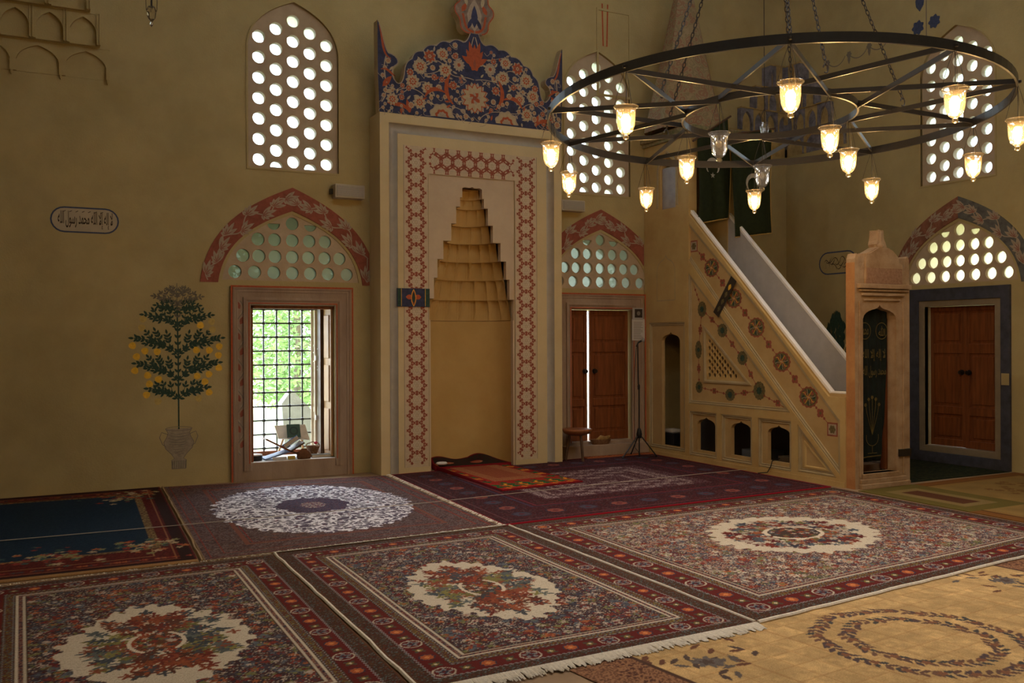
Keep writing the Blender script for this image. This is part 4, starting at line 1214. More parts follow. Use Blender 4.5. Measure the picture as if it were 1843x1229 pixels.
# ---- two flags at the top of the pulpit
flag_m = mat('dark_green_flag_cloth', (0.014, 0.020, 0.005), 0.85, vary=0.25, scale=20)
flag_w = mat('flag_white_cloth', (0.42, 0.38, 0.30), 0.85)
gold_fr = mat('flag_gold_edge', (0.45, 0.29, 0.08), 0.7)
def flag(ul, ur, ztl, ztr, zbl, zbr, y, label, cres, seed):
    root = empty('flag', ((ul + ur) / 2, y, min(zbl, zbr)), label, 'flag', 'green crescent flags on the pulpit')
    nu, nv = 24, 30
    def pos(s, t):
        u = ul + (ur - ul) * s + 0.025 * (1 - t) * math.sin(3 * t + seed) + 0.05 * (0.5 - abs(t - 0.5)) * (-1 if seed else 1) * s
        zb = zbl + (zbr - zbl) * s; zt = ztl + (ztr - ztl) * s
        return u, zb + (zt - zb) * t
    wv = lambda s, t: 0.02 * math.sin(s * 9 + seed + 2 * t) * (1 - 0.6 * t) + 0.01 * math.sin(s * 17 + 5 * t)
    vs = []
    for j in range(nv + 1):
        for i in range(nu + 1):
            u, v = pos(i / nu, j / nv); vs.append((u, y - wv(i / nu, j / nv), v))
    b = MB(); b.add(vs, [(j * (nu + 1) + i, j * (nu + 1) + i + 1, (j + 1) * (nu + 1) + i + 1, (j + 1) * (nu + 1) + i) for j in range(nv) for i in range(nu)])
    c = b.build('cloth', flag_m, root, smooth=True); md = c.modifiers.new('thickness', 'SOLIDIFY'); md.thickness = 0.004; md.offset = 0
    b = MB()
    b.tube([(pos(i / 12, 0)[0], y - wv(i / 12, 0), pos(i / 12, 0)[1]) for i in range(13)], 0.008, 5)
    b.tube([(pos(1, i / 12)[0], y - wv(1, i / 12), pos(1, i / 12)[1]) for i in range(13)], 0.007, 5)
    b.build('gold_edging', gold_fr, root)
    a, c_ = pos(-0.12, 1.0), pos(1.1, 1.0)
    b = MB(); b.tube([(a[0], y + 0.012, a[1] + 0.012), (c_[0], y + 0.012, c_[1] + 0.012)], 0.014, 8); b.build('pole', wood_dark, root)
    # crescent and star
    cu, cv, r = cres
    out = []
    for i in range(21):
        t = R(-40) + R(260) * i / 20; out.append((cu + r * math.cos(t), cv + r * math.sin(t)))
    for i in range(21):
        t = R(220) - R(260) * i / 20; out.append((cu + 0.74 * r * math.cos(t), cv - 0.20 * r + 0.76 * r * math.sin(t)))
    P = Paint([flag_w], base=0.03)
    P.poly(out, flag_w, 0)
    st = []
    for i in range(10):
        t = PI / 2 + i * PI / 5; q = (0.36 if i % 2 == 0 else 0.15) * r
        st.append((cu + q * math.cos(t), cv - 1.02 * r + q * math.sin(t)))
    P.poly(st, flag_w, 0)
    P.build('crescent_and_star', fN(y), root)
flag(7.90, 8.42, 4.20, 4.52, 3.10, 3.20, 9.86, 'green flag with white crescent at the pulpit, nearer the spire', (8.13, 3.86, 0.115), 0)
flag(8.37, 9.05, 4.27, 4.41, 2.93, 3.02, 9.72, 'green flag with white crescent hanging clear of the pulpit, farther from its spire', (8.70, 3.66, 0.13), 2)
# ------------------------------------------------------------------ chandelier
CH = Vector((5.1, 5.516, 3.30)); TX, TY = -0.018, -0.034
ROT = R(15.6)
def cz(dx, dy): return CH.z + TX * dx + TY * dy
def cpt(r, a, dz=0.0):
    dx, dy = r * math.cos(a), r * math.sin(a); return Vector((CH.x + dx, CH.y + dy, cz(dx, dy) + dz))
chd = empty('chandelier', tuple(CH), 'large round wrought iron chandelier ring hanging on chains', 'chandelier')
RO, RI = 1.68, 0.645
def ring_band(r, hh, tt, name):
    b = MB(); n = 96; vs = []
    for k in range(n):
        a = 2 * PI * k / n
        for rr2, dz in ((r - tt, -hh), (r + tt, -hh), (r + tt, hh), (r - tt, hh)): vs.append(cpt(rr2, a, dz))
    fs = [(k * 4 + j, ((k + 1) % n) * 4 + j, ((k + 1) % n) * 4 + (j + 1) % 4, k * 4 + (j + 1) % 4) for k in range(n) for j in range(4)]
    b.add(vs, fs); return b.build(name, iron, chd)
ring_band(RO, 0.031, 0.007, 'outer_ring')
ring_band(RI, 0.026, 0.007, 'inner_ring')
for k in range(10):
    a = ROT + k * PI / 5
    for s_ in (-1, 1):
        b = MB(); b.bar(cpt(RO - 0.005, a, -0.012 * s_ - 0.006), cpt(RI + 0.004, a + s_ * PI / 5, -0.012 * s_ - 0.006), 0.011, 0.034)
        b.build('spoke', iron, chd)
    b = MB(); p = cpt(RO + 0.012, a); b.lathe([(0, -0.012), (0.012, -0.008), (0.014, 0.008), (0, 0.014)], tuple(p), 8); b.build('rivet', iron, chd)
APEX = Vector((5.1, 5.516, 5.95))
def chain_mesh(a, c, r=0.0115, wire=0.0038):
    b = MB(); a = Vector(a); c = Vector(c); d = c - a; L = d.length; d.normalize()
    pitch = 0.040; n = int(L / pitch)
    x = d.cross(Vector((0.3, 1, 0.2))).normalized(); y = d.cross(x).normalized()
    for k in range(n):
        ctr = a + d * (pitch * (k + 0.5)); s_ = x if k % 2 else y
        ang = [i * 2 * PI / 8 for i in range(9)]
        pts = [ctr + d * (0.026 * math.cos(t)) + s_ * (r * math.sin(t)) for t in ang]
        b.tube(pts, wire, 4, cap=False)
    return b
def hook(p):
    b = MB(); p = Vector(p)
    pts = [p + Vector((0.022 * math.sin(t), 0, 0.035 - 0.03 * math.cos(t))) for t in [R(-30) + R(290) * i / 10 for i in range(11)]]
    b.tube(pts, 0.005, 5); return b
for k in range(5):
    a = ROT + R(18) + k * R(72)
    p = cpt(0.97, a, 0.012)
    hook(p).build('hook', chain_m, chd)
    chain_mesh(p + Vector((0, 0, 0.06)), APEX).build('chain', chain_m, chd)
for k in (0,):
    a = ROT + (R(-130 - 15.6) if k == 0 else R(177))
    p = cpt(RI if k else RO, ROT + (4 if k else 6) * R(36), 0.03)
    chain_mesh(p, APEX).build('chain', chain_m, chd)
chain_mesh(APEX, (5.1, 5.516, 9.3), 0.022, 0.006).build('chain', chain_m, chd)
b = MB(); b.lathe([(0, -0.05), (0.05, -0.02), (0.06, 0.01), (0.02, 0.05), (0, 0.06)], tuple(APEX), 12); b.build('hanging_boss', iron, chd, smooth=True)

# ---- hanging glass lamps
def cup_mat(name, body, mixf):
    m = bpy.data.materials.new(name); m.use_nodes = True
    nt = m.node_tree; nt.nodes.clear()
    out = nt.nodes.new('ShaderNodeOutputMaterial')
    tr = nt.nodes.new('ShaderNodeBsdfTransparent'); tr.inputs['Color'].default_value = (0.96, 0.93, 0.88, 1)
    tl = nt.nodes.new('ShaderNodeBsdfTranslucent'); tl.inputs['Color'].default_value = body + (1,)
    gl = nt.nodes.new('ShaderNodeBsdfGlossy'); gl.inputs['Roughness'].default_value = 0.12
    mx = nt.nodes.new('ShaderNodeMixShader'); mx.inputs['Fac'].default_value = mixf
    nt.links.new(tr.outputs[0], mx.inputs[1]); nt.links.new(tl.outputs[0], mx.inputs[2])
    fr = nt.nodes.new('ShaderNodeFresnel'); fr.inputs['IOR'].default_value = 1.5
    m2 = nt.nodes.new('ShaderNodeMixShader')
    nt.links.new(fr.outputs[0], m2.inputs['Fac']); nt.links.new(mx.outputs[0], m2.inputs[1]); nt.links.new(gl.outputs[0], m2.inputs[2])
    nt.links.new(m2.outputs[0], out.inputs[0]); return m
cup_m = cup_mat('lamp_glass', (0.9, 0.75, 0.55), 0.03)
cup_off = cup_mat('clear_lamp_glass', (0.75, 0.75, 0.75), 0.12)
bulb_m = bpy.data.materials.new('glowing_bulb'); bulb_m.use_nodes = True
nt = bulb_m.node_tree; nt.nodes.clear()
o_ = nt.nodes.new('ShaderNodeOutputMaterial'); e_ = nt.nodes.new('ShaderNodeEmission')
e_.inputs['Color'].default_value = (1.0, 0.60, 0.22, 1); e_.inputs['Strength'].default_value = 330.0   # about 13 W each
nt.links.new(e_.outputs[0], o_.inputs[0])
bulb_dead = mat('unlit_bulb_glass', (0.5, 0.48, 0.44), 0.15)
cup_prof = [(0.078, 0.0), (0.079, -0.005), (0.071, -0.013), (0.063, -0.022), (0.060, -0.08), (0.055, -0.125), (0.044, -0.155), (0.028, -0.172), (0.014, -0.180), (0.021, -0.193), (0.017, -0.206), (0.0, -0.214)]
def make_lamp(lit):
    root = empty('hanging_lamp', (0, 0, 0))
    b = MB(); b.lathe(cup_prof, (0, 0, 0), 20); b.build('glass_cup', cup_m if lit else cup_off, root, smooth=True)
    b = MB(); b.tube([(0.078 * math.cos(t), 0.078 * math.sin(t), 0) for t in [2 * PI * i / 20 for i in range(21)]], 0.0035, 5, cap=False); b.build('rim', cup_m if lit else cup_off, root, smooth=True)
    b = MB(); b.lathe([(0, 0.034), (0.018, 0.026), (0.030, 0.004), (0.028, -0.018), (0.016, -0.034), (0, -0.04)], (0, 0, -0.078), 12); b.build('bulb', bulb_m if lit else cup_off, root, smooth=True)
    b = MB(); b.lathe([(0.012, 0.0), (0.012, 0.035), (0, 0.035)], (0, 0, -0.05), 10); b.build('bulb_socket', iron, root)
    b = MB(); b.tube([(0, 0, -0.018), (0.004, 0, 0.10), (0, 0, 0.24)], 0.0025, 4); b.build('flex', black_plastic, root)
    for k in range(3):
        t = k * 2 * PI / 3 + 0.4
        b = MB(); b.tube([(0.077 * math.cos(t), 0.077 * math.sin(t), 0), (0.045 * math.cos(t), 0.045 * math.sin(t), 0.12), (0.006 * math.cos(t), 0.006 * math.sin(t), 0.235)], 0.0018, 4); b.build('hanger_wire', chain_m, root)
    return root
def place_lamp(proto, used, pos, label, group, lit):
    o = proto if not used[0] else copy_tree(proto)
    used[0] = True
    o.location = pos
    tag(o, label, 'lamp', group)
    return o
lit_p = make_lamp(True); off_p = make_lamp(False)
ul, uo = [False], [False]
for k in range(10):
    p = cpt(RO, ROT + k * PI / 5, -0.255)
    place_lamp(lit_p, ul, p, 'glowing glass cup lamp hanging from the outer iron ring', 'lit lamps on the outer chandelier ring', True)
for k in range(5):
    a = ROT + R(36) + k * R(72)
    p = cpt(RI, a, -0.245)
    # the two unlit cups hang on the side of the ring towards the prayer niche
    deg = math.degrees(a) % 360
    off = min(abs(deg - 123.6), abs(deg - 51.6), abs(deg - 195.6)) < 5 and min(abs(deg - 51.6), abs(deg - 195.6)) < 5
    if off: place_lamp(off_p, uo, p, 'unlit clear glass cup lamp hanging from the inner iron ring', 'unlit lamps on the inner chandelier ring', False)
    else: place_lamp(lit_p, ul, p, 'glowing glass cup lamp hanging from the inner iron ring', 'lit lamps on the inner chandelier ring', True)
# small glass ornaments on long wires
def glass_drop(pos, top, label):
    root = empty('glass_pendant', pos, label, 'lamp')
    b = MB(); b.lathe([(0.0, -0.12), (0.018, -0.09), (0.012, -0.06), (0.04, -0.02), (0.05, 0.05), (0.035, 0.09), (0.0, 0.10)], pos, 10); b.build('glass_body', cup_off, root)
    b = MB(); b.tube([(pos[0], pos[1], pos[2] + 0.09), (pos[0], pos[1], top)], 0.004, 5); b.build('wire', chain_m, root)
    for k in range(4):
        t = k * PI / 2; b = MB(); b.tube([(pos[0] + 0.05 * math.cos(t), pos[1] + 0.05 * math.sin(t), pos[2] + 0.05), (pos[0] + 0.055 * math.cos(t), pos[1] + 0.055 * math.sin(t), pos[2] + 0.16), (pos[0], pos[1], pos[2] + 0.24)], 0.003, 4); b.build('arm', chain_m, root)
    return root
glass_drop((1.25, 10.3, 4.92), TOP, 'small clear glass pendant hanging alone in front of the plain wall')
glass_drop((7.25, 7.9, 3.86), 9.2, 'small clear glass pendant seen through the chandelier ring')
# ------------------------------------------------------------------ carpets
NPR = np.random.RandomState(11)
def C8(r, g, b): return np.array(srgb(r, g, b))
def rug_material(name, rough=0.95, jitter=0.25, jscale=140):
    m = bpy.data.materials.new(name); m.use_nodes = True; nt = m.node_tree; bs = nt.nodes['Principled BSDF']
    bs.inputs['Roughness'].default_value = rough; bs.inputs['Specular IOR Level'].default_value = 0.1
    at = nt.nodes.new('ShaderNodeVertexColor'); at.layer_name = 'weave'
    tc = nt.nodes.new('ShaderNodeTexCoord')
    n = nt.nodes.new('ShaderNodeTexNoise'); n.inputs['Scale'].default_value = jscale; n.inputs['Detail'].default_value = 3
    nt.links.new(tc.outputs['Object'], n.inputs['Vector'])
    mr = nt.nodes.new('ShaderNodeMapRange'); mr.inputs['From Min'].default_value = 0.25; mr.inputs['From Max'].default_value = 0.75
    mr.inputs['To Min'].default_value = 1 - jitter; mr.inputs['To Max'].default_value = 1 + jitter
    nt.links.new(n.outputs['Fac'], mr.inputs['Value'])
    mx = nt.nodes.new('ShaderNodeVectorMath'); mx.operation = 'SCALE'
    nt.links.new(at.outputs['Color'], mx.inputs[0]); nt.links.new(mr.outputs[0], mx.inputs['Scale'])
    nt.links.new(mx.outputs[0], bs.inputs['Base Color'])
    bp = nt.nodes.new('ShaderNodeBump'); bp.inputs['Strength'].default_value = 0.4; bp.inputs['Distance'].default_value = 0.006
    nt.links.new(n.outputs['Fac'], bp.inputs['Height']); nt.links.new(bp.outputs['Normal'], bs.inputs['Normal'])
    return m
rug_m = rug_material('wool_carpet_weave')

class Canvas:
    def __init__(s, w, h, res, base):
        s.w, s.h = w, h
        s.nx, s.ny = int(w / res) + 1, int(h / res) + 1
        s.U, s.V = np.meshgrid(np.linspace(0, w, s.nx), np.linspace(0, h, s.ny))
        s.c = np.empty((s.ny, s.nx, 3)); s.c[:] = base
        s.D = np.minimum(np.minimum(s.U, w - s.U), np.minimum(s.V, h - s.V))
    def fill(s, mask, col, a=1.0): s.c[mask] = s.c[mask] * (1 - a) + np.asarray(col) * a
    def win(s, u, v, r):
        x0 = max(0, int((u - r) / s.w * (s.nx - 1))); x1 = min(s.nx, int((u + r) / s.w * (s.nx - 1)) + 2)
        y0 = max(0, int((v - r) / s.h * (s.ny - 1))); y1 = min(s.ny, int((v + r) / s.h * (s.ny - 1)) + 2)
        return slice(y0, y1), slice(x0, x1)
    def petal(s, u, v, r, col, n=5, depth=0.45, rot=0.0, ring=0.0, limit=None):
        if u < -r or v < -r or u > s.w + r or v > s.h + r: return
        w = s.win(u, v, r * 1.1); U, V = s.U[w] - u, s.V[w] - v
        if U.size == 0: return
        d = np.hypot(U, V); a = np.arctan2(V, U)
        m = d < r * (1 - depth * (0.5 - 0.5 * np.cos(n * (a - rot))))
        if ring > 0: m &= d > r * ring
        if limit is not None: m &= limit[w]
        sub = s.c[w]; sub[m] = col
    def lens(s, u, v, ang, ln, wd, col, limit=None):
        w = s.win(u, v, ln); U, V = s.U[w] - u, s.V[w] - v
        if U.size == 0: return
        p = U * math.cos(ang) + V * math.sin(ang); q = -U * math.sin(ang) + V * math.cos(ang)
        m = (p > 0) & (p < ln) & (np.abs(q) < wd / 2 * np.sin(PI * np.clip(p / ln, 0, 1)))
        if limit is not None: m &= limit[w]
        sub = s.c[w]; sub[m] = col
    def speckle(s, mask, cols, dens):
        r_ = NPR.rand(s.ny, s.nx)
        acc = 0
        for c_ in cols:
            m = mask & (r_ >= acc) & (r_ < acc + dens); s.c[m] = c_; acc += dens

def noise2(shape, cell):
    ny, nx = shape
    gy, gx = int(ny / cell) + 3, int(nx / cell) + 3
    g_ = NPR.rand(gy, gx)
    y = np.arange(ny) / cell; x = np.arange(nx) / cell
    yi = y.astype(int); xi = x.astype(int); fy = (y - yi)[:, None]; fx = (x - xi)[None, :]
    fy = fy * fy * (3 - 2 * fy); fx = fx * fx * (3 - 2 * fx)
    A = g_[yi][:, xi]; B = g_[yi][:, xi + 1]; C_ = g_[yi + 1][:, xi]; D_ = g_[yi + 1][:, xi + 1]
    return (A * (1 - fx) + B * fx) * (1 - fy) + (C_ * (1 - fx) + D_ * fx) * fy

def rug(name, corners, canvas, label, group=None, z=0.012, wave=0.003, lift=None):
    """corners: world (x, y) for (0,0) (w,0) (w,h) (0,h) of the pattern"""
    ny, nx = canvas.ny, canvas.nx
    s, t = canvas.U / canvas.w, canvas.V / canvas.h
    c = np.array(corners, float)
    X = (c[0][0] * (1 - s) + c[1][0] * s) * (1 - t) + (c[3][0] * (1 - s) + c[2][0] * s) * t
    Y = (c[0][1] * (1 - s) + c[1][1] * s) * (1 - t) + (c[3][1] * (1 - s) + c[2][1] * s) * t
    Z = z + wave * np.sin(X * 3.1 + Y * 1.7) * np.sin(Y * 2.3 - X) * np.clip(canvas.D * 4, 0, 1)
    if lift is not None: Z = Z + lift(s, t, X, Y)
    vt = np.stack([X, Y, Z], 2).reshape(-1, 3)
    I = np.arange(ny * nx).reshape(ny, nx)
    q = np.stack([I[:-1, :-1], I[:-1, 1:], I[1:, 1:], I[1:, :-1]], 2).reshape(-1, 4)
    # skirt down to the floor
    loop = np.concatenate([I[0, :], I[1:, -1], I[-1, -2::-1], I[-2:0:-1, 0]])
    sk = vt[loop].copy(); sk[:, 2] = np.minimum(sk[:, 2] - 0.001, 0.003)
    n0 = len(vt); m = len(loop)
    j = (np.arange(m) + 1) % m
    qs = np.stack([loop, np.arange(m) + n0, j + n0, loop[j]], 1)
    V = np.concatenate([vt, sk]); F = np.concatenate([q, qs])
    me = bpy.data.meshes.new(name)
    me.vertices.add(len(V)); me.vertices.foreach_set('co', V.ravel())
    me.loops.add(F.size); me.loops.foreach_set('vertex_index', F.ravel().astype(np.int32))
    me.polygons.add(len(F)); me.polygons.foreach_set('loop_start', (np.arange(len(F)) * 4).astype(np.int32))
    try: me.polygons.foreach_set('loop_total', np.full(len(F), 4, np.int32))
    except Exception: pass
    at = me.color_attributes.new('weave', 'FLOAT_COLOR', 'POINT')
    col = np.concatenate([canvas.c.reshape(-1, 3), canvas.c.reshape(-1, 3)[loop]])
    at.data.foreach_set('color', np.concatenate([np.clip(col, 0, 1), np.ones((len(V), 1))], 1).ravel())
    me.materials.append(rug_m); me.update(calc_edges=True); me.validate()
    o = bpy.data.objects.new(name, me); COL.objects.link(o)
    tag(o, label, 'carpet', group)
    return o

fringe_m = mat('cream_fringe_yarn', (0.72, 0.66, 0.56), 0.95, vary=0.15, scale=60)
def fringe(parent, p0, p1, length, side, z=0.014, n=None, ragged=0.5):
    p0, p1 = Vector(p0 + (0,)), Vector(p1 + (0,)); d = p1 - p0; L = d.length; d.normalize()
    nn = Vector((-d.y, d.x, 0)) * side
    n = n or int(L / 0.016)
    b = MB(); rn = random.Random(int(L * 1000) + n)
    for i in range(n):
        s_ = L * (i + rn.random() * 0.8) / n; ln = length * rn.uniform(1 - ragged, 1.0)
        a = p0 + d * s_; tip = a + nn * ln + d * rn.uniform(-0.02, 0.02); w = rn.uniform(0.006, 0.011)
        z0, z1 = z + 0.003, 0.006 + rn.random() * 0.006
        b.add([(a.x - d.x * w, a.y - d.y * w, z0), (a.x + d.x * w, a.y + d.y * w, z0), (tip.x + d.x * w * 0.6, tip.y + d.y * w * 0.6, z1), (tip.x - d.x * w * 0.6, tip.y - d.y * w * 0.6, z1),
               (a.x, a.y, z0 + 0.005), (tip.x, tip.y, z1 + 0.004)], [(0, 3, 5, 4), (4, 5, 2, 1)])
    o = b.build('fringe', fringe_m, parent, recalc=False); o['kind'] = 'stuff'
    return o
def binding(parent, pts, r=0.011, z=0.014, m=None):
    b = MB(); q = []
    for i in range(len(pts) - 1):
        a, c = Vector(pts[i]), Vector(pts[i + 1]); n = max(2, int((c - a).length / 0.15))
        for k in range(n): q.append(a + (c - a) * k / n)
    q.append(Vector(pts[-1]))
    rn = random.Random(3)
    b.tube([(p.x + rn.uniform(-.006, .006), p.y + rn.uniform(-.006, .006), z) for p in q], r, 6)
    return b.build('edge_binding', m or fringe_m, parent)

DK = C8(70, 52, 42); RED = C8(94, 34, 32); CRM = C8(205, 192, 172); ORG = C8(164, 88, 52); NVY = C8(50, 54, 70); TEAL = C8(84, 98, 100); OLV = C8(128, 116, 58); MAR = C8(82, 30, 30); BRN = C8(92, 62, 44); PNK = C8(168, 128, 112); GRY = C8(140, 136, 138)
def classic_border(cv, k=1.0, dark=DK, red=RED):
    D = cv.D
    cv.fill(D < 0.36 * k, dark)
    cv.speckle(D < 0.36 * k, [BRN, TEAL, MAR], 0.12)
    cv.fill(D < 0.010, BRN)
    cv.fill((D > 0.105 * k) & (D < 0.235 * k), red)
    dash = (np.sin((cv.U + cv.V) * 2 * PI / 0.03) > 0.0)
    for a in (0.096, 0.238, 0.285):
        m = (D > a * k) & (D < (a + 0.011) * k); cv.fill(m & dash, GRY); 
    m = (D > 0.247 * k) & (D < 0.285 * k); cv.fill(m, BRN); cv.speckle(m, [RED, TEAL, OLV], 0.15)
    m = (D > 0.30 * k) & (D < 0.314 * k); cv.fill(m, CRM * 0.9)
    m = (D > 0.314 * k) & (D < 0.340 * k); cv.fill(m, PNK * 0.6); cv.speckle(m, [RED, NVY], 0.25)
    m = (D > 0.340 * k) & (D < 0.350 * k); cv.fill(m, CRM * 0.8)
    # motifs along the red band
    dd = 0.17 * k
    sp = 0.120 * k
    def walk(L, f):
        n = max(3, int(round((L - 2 * dd) / sp)))
        if n % 2: n += 1
        for i in range(n + 1):
            f(dd + (L - 2 * dd) * i / n, i)
    def motif(u, v, i):
        r = 0.048 * k
        if i % 4 == 2:
            cv.petal(u, v, r * 0.95, NVY, 8, 0.1); cv.petal(u, v, r * 0.78, ORG, 8, 0.12); cv.petal(u, v, r * 0.35, C8(200, 130, 80), 4, 0.3)
        elif i % 4 == 0:
            cv.petal(u, v, r * 1.25, CRM * 0.75, 3, 0.0, 0, 0.86); cv.petal(u, v, r * 0.95, GRY * 0.8, 5, 0.5, i); cv.petal(u, v, r * 0.55, NVY, 4, 0.4); cv.petal(u, v, r * 0.25, RED, 4, 0.2)
        else:
            cv.petal(u, v, r * 0.85, C8(78, 70, 60), 4, 0.5, PI / 4); cv.petal(u, v, r * 0.45, OLV, 4, 0.4); cv.petal(u, v, r * 0.2, CRM, 4, 0.3)
    walk(cv.w, lambda x, i: (motif(x, dd, i), motif(x, cv.h - dd, i)))
    walk(cv.h, lambda y, i: (motif(dd, y, i), motif(cv.w - dd, y, i)))
def flower_field(cv, mask, base, cols, n, rmin=0.018, rmax=0.05, speck=None, dens=0.10):
    cv.fill(mask, base)
    if speck: cv.speckle(mask, speck, dens)
    for i in range(n):
        u, v = NPR.rand() * cv.w / 2, NPR.rand() * cv.h / 2
        r = rmin + (rmax - rmin) * NPR.rand() ** 2
        c1 = cols[NPR.randint(len(cols))]; c2 = cols[NPR.randint(len(cols))]
        k = NPR.randint(4, 7); rot = NPR.rand() * 6
        for (x, y) in ((u, v), (cv.w - u, v), (u, cv.h - v), (cv.w - u, cv.h - v)):
            cv.petal(x, y, r, c1 * (0.8 + 0.4 * NPR.rand()), k, 0.5, rot, limit=mask)
            if r > 0.026: cv.petal(x, y, r * 0.45, c2, 5, 0.4, rot, limit=mask)
def medallion_mask(cv, cu, cv_, a, b_, saw, nsaw, amp2=0.0, n2=6):
    U, V = (cv.U - cu) / a, (cv.V - cv_) / b_
    th = np.arctan2(V, U); r = np.hypot(U, V)
    lim = 1 + saw * (np.abs((th * nsaw / PI) % 2 - 1) - 0.5) + amp2 * np.cos(n2 * th) + saw * 1.2 * (noise2(cv.U.shape, 5) - 0.5)
    return r < lim, r / lim, th
FLW = [C8(126, 56, 46), C8(152, 90, 58), C8(88, 96, 104), C8(66, 64, 76), C8(176, 160, 146), C8(112, 110, 72), C8(100, 44, 44)]

def carpet_oval(w, h, res, mc, ma, seed, light=False, k=1.0):
    cv = Canvas(w, h, res, DK)
    D = cv.D
    field = D > 0.35 * k
    if light: flower_field(cv, field, C8(104, 76, 70), FLW + [CRM * 0.8, PNK * 0.8], 1700, 0.012, 0.046, [CRM * 0.85, MAR, NVY, GRY * 0.8], 0.14)
    else: flower_field(cv, field, C8(70, 50, 48), FLW, 900, 0.013, 0.042, [MAR, C8(100, 96, 100), CRM * 0.7, NVY], 0.12)
    m, rr2, th = medallion_mask(cv, mc[0], mc[1], ma[0], ma[1], 0.10, 26, 0.05 if not light else 0.02, 4)
    cv.fill(m, C8(198, 186, 166)); cv.speckle(m, [C8(184, 170, 148)], 0.12)
    if light:
        m2, r2, t2 = medallion_mask(cv, mc[0], mc[1], ma[0] * 0.80, ma[1] * 0.80, 0.20, 20)
        inner = m2 & (r2 > 0.30)
        for i in range(420):
            a_ = NPR.rand() * 2 * PI; q = 0.36 + 0.42 * NPR.rand()
            cv.petal(mc[0] + ma[0] * q * math.cos(a_), mc[1] + ma[1] * q * math.sin(a_), 0.026 + 0.04 * NPR.rand(), FLW[NPR.randint(len(FLW))] * 0.85, 5, 0.55, a_, limit=m)
        m3, r3, t3 = medallion_mask(cv, mc[0], mc[1], ma[0] * 0.32, ma[1] * 0.30, 0.1, 10); cv.fill(m3, C8(70, 56, 50))
        for i in range(60):
            a_ = NPR.rand() * 2 * PI; q = 0.28 * NPR.rand() ** 0.5
            cv.petal(mc[0] + ma[0] * q * math.cos(a_), mc[1] + ma[1] * q * math.sin(a_), 0.025, FLW[NPR.randint(len(FLW))], 5, 0.5, a_)
        for a_ in np.linspace(0, 2 * PI, 60):
            if abs(math.sin(2 * a_)) > 0.3: cv.petal(mc[0] + ma[0] * 0.33 * math.cos(a_), mc[1] + ma[1] * 0.33 * math.sin(a_), 0.022, CRM, 4, 0.2)
    else:
        # bouquet of pointed leaves: russet towards the ends, olive and slate at the sides
        for i in range(430):
            a_ = NPR.rand() * 2 * PI; q = 0.78 * NPR.rand() ** 0.60 * (1 + 0.12 * math.cos(12 * a_))
            u, v = mc[0] + ma[0] * q * math.cos(a_), mc[1] + ma[1] * q * math.sin(a_)
            ends = abs(math.cos(a_)) < 0.72
            cols = [C8(130, 68, 48), C8(142, 80, 54), C8(108, 50, 42), C8(72, 74, 80), C8(90, 58, 48)] if ends else [C8(122, 116, 70), C8(92, 98, 96), C8(68, 74, 82), C8(132, 72, 52)]
            if q < 0.30: cols = [C8(96, 64, 46), C8(60, 62, 66), C8(140, 66, 44)]
            c_ = cols[NPR.randint(len(cols))]
            cv.petal(u, v, 0.040 + 0.012 * NPR.rand(), c_ * (0.8 + 0.4 * NPR.rand()), NPR.randint(4, 6), 0.72, a_)
            if i % 3 == 0: cv.lens(u, v, a_, 0.075, 0.024, c_)
        for s_ in (-1, 1):
            for j in range(24):
                t_ = -0.9 + 1.8 * j / 23
                cv.petal(mc[0] + ma[0] * 0.30 * s_ * math.cos(t_), mc[1] + ma[1] * 0.26 * math.sin(t_), 0.013, CRM, 3, 0.1)
        for i in range(40):
            a_ = NPR.rand() * 2 * PI; q = 0.22 * NPR.rand() ** 0.5
            cv.petal(mc[0] + ma[0] * q * math.cos(a_), mc[1] + ma[1] * q * math.sin(a_), 0.022, FLW[NPR.randint(len(FLW))], 5, 0.5, a_)
    classic_border(cv, k)
    return cv

# centre carpet
cv = carpet_oval(2.0, 3.12, 0.0076, (0.965, 1.46), (0.44, 0.72), 1)
r2 = rug('carpet', [(1.635, 4.00), (3.655, 4.06), (3.715, 7.19), (1.715, 7.09)], cv, 'red bordered carpet with cream oval medallion, between the two similar carpets')
fringe(r2, (1.635, 4.00), (3.655, 4.06), 0.11, -1, n=420); fringe(r2, (1.715, 7.09), (3.715, 7.19), 0.075, 1, n=260)
binding(r2, [(1.622, 4.0), (1.703, 7.09)], 0.011); 
# its neighbour on the window side
cv = carpet_oval(2.0, 3.12, 0.0076, (0.985, 1.36), (0.47, 0.73), 2)
r1 = rug('carpet', [(-0.30, 3.95), (1.600, 4.00), (1.688, 7.06), (-0.30, 6.97)], cv, 'red bordered carpet with cream oval medallion, below the plain wall')
fringe(r1, (-0.30, 6.97), (1.685, 7.06), 0.065, 1)
# wide carpet in front of the pulpit
cv = carpet_oval(3.95, 3.15, 0.0088, (1.92, 1.60), (0.77, 0.69), 3, light=True, k=1.25)
r3 = rug('carpet', [(3.675, 4.07), (7.60, 4.50), (7.70, 7.36), (3.735, 7.20)], cv, 'wide pinkish carpet with pale flowered oval, in front of the pulpit')
binding(r3, [(3.675, 4.065), (7.60, 4.495)], 0.012); binding(r3, [(3.666, 4.08), (3.726, 7.2)], 0.009)

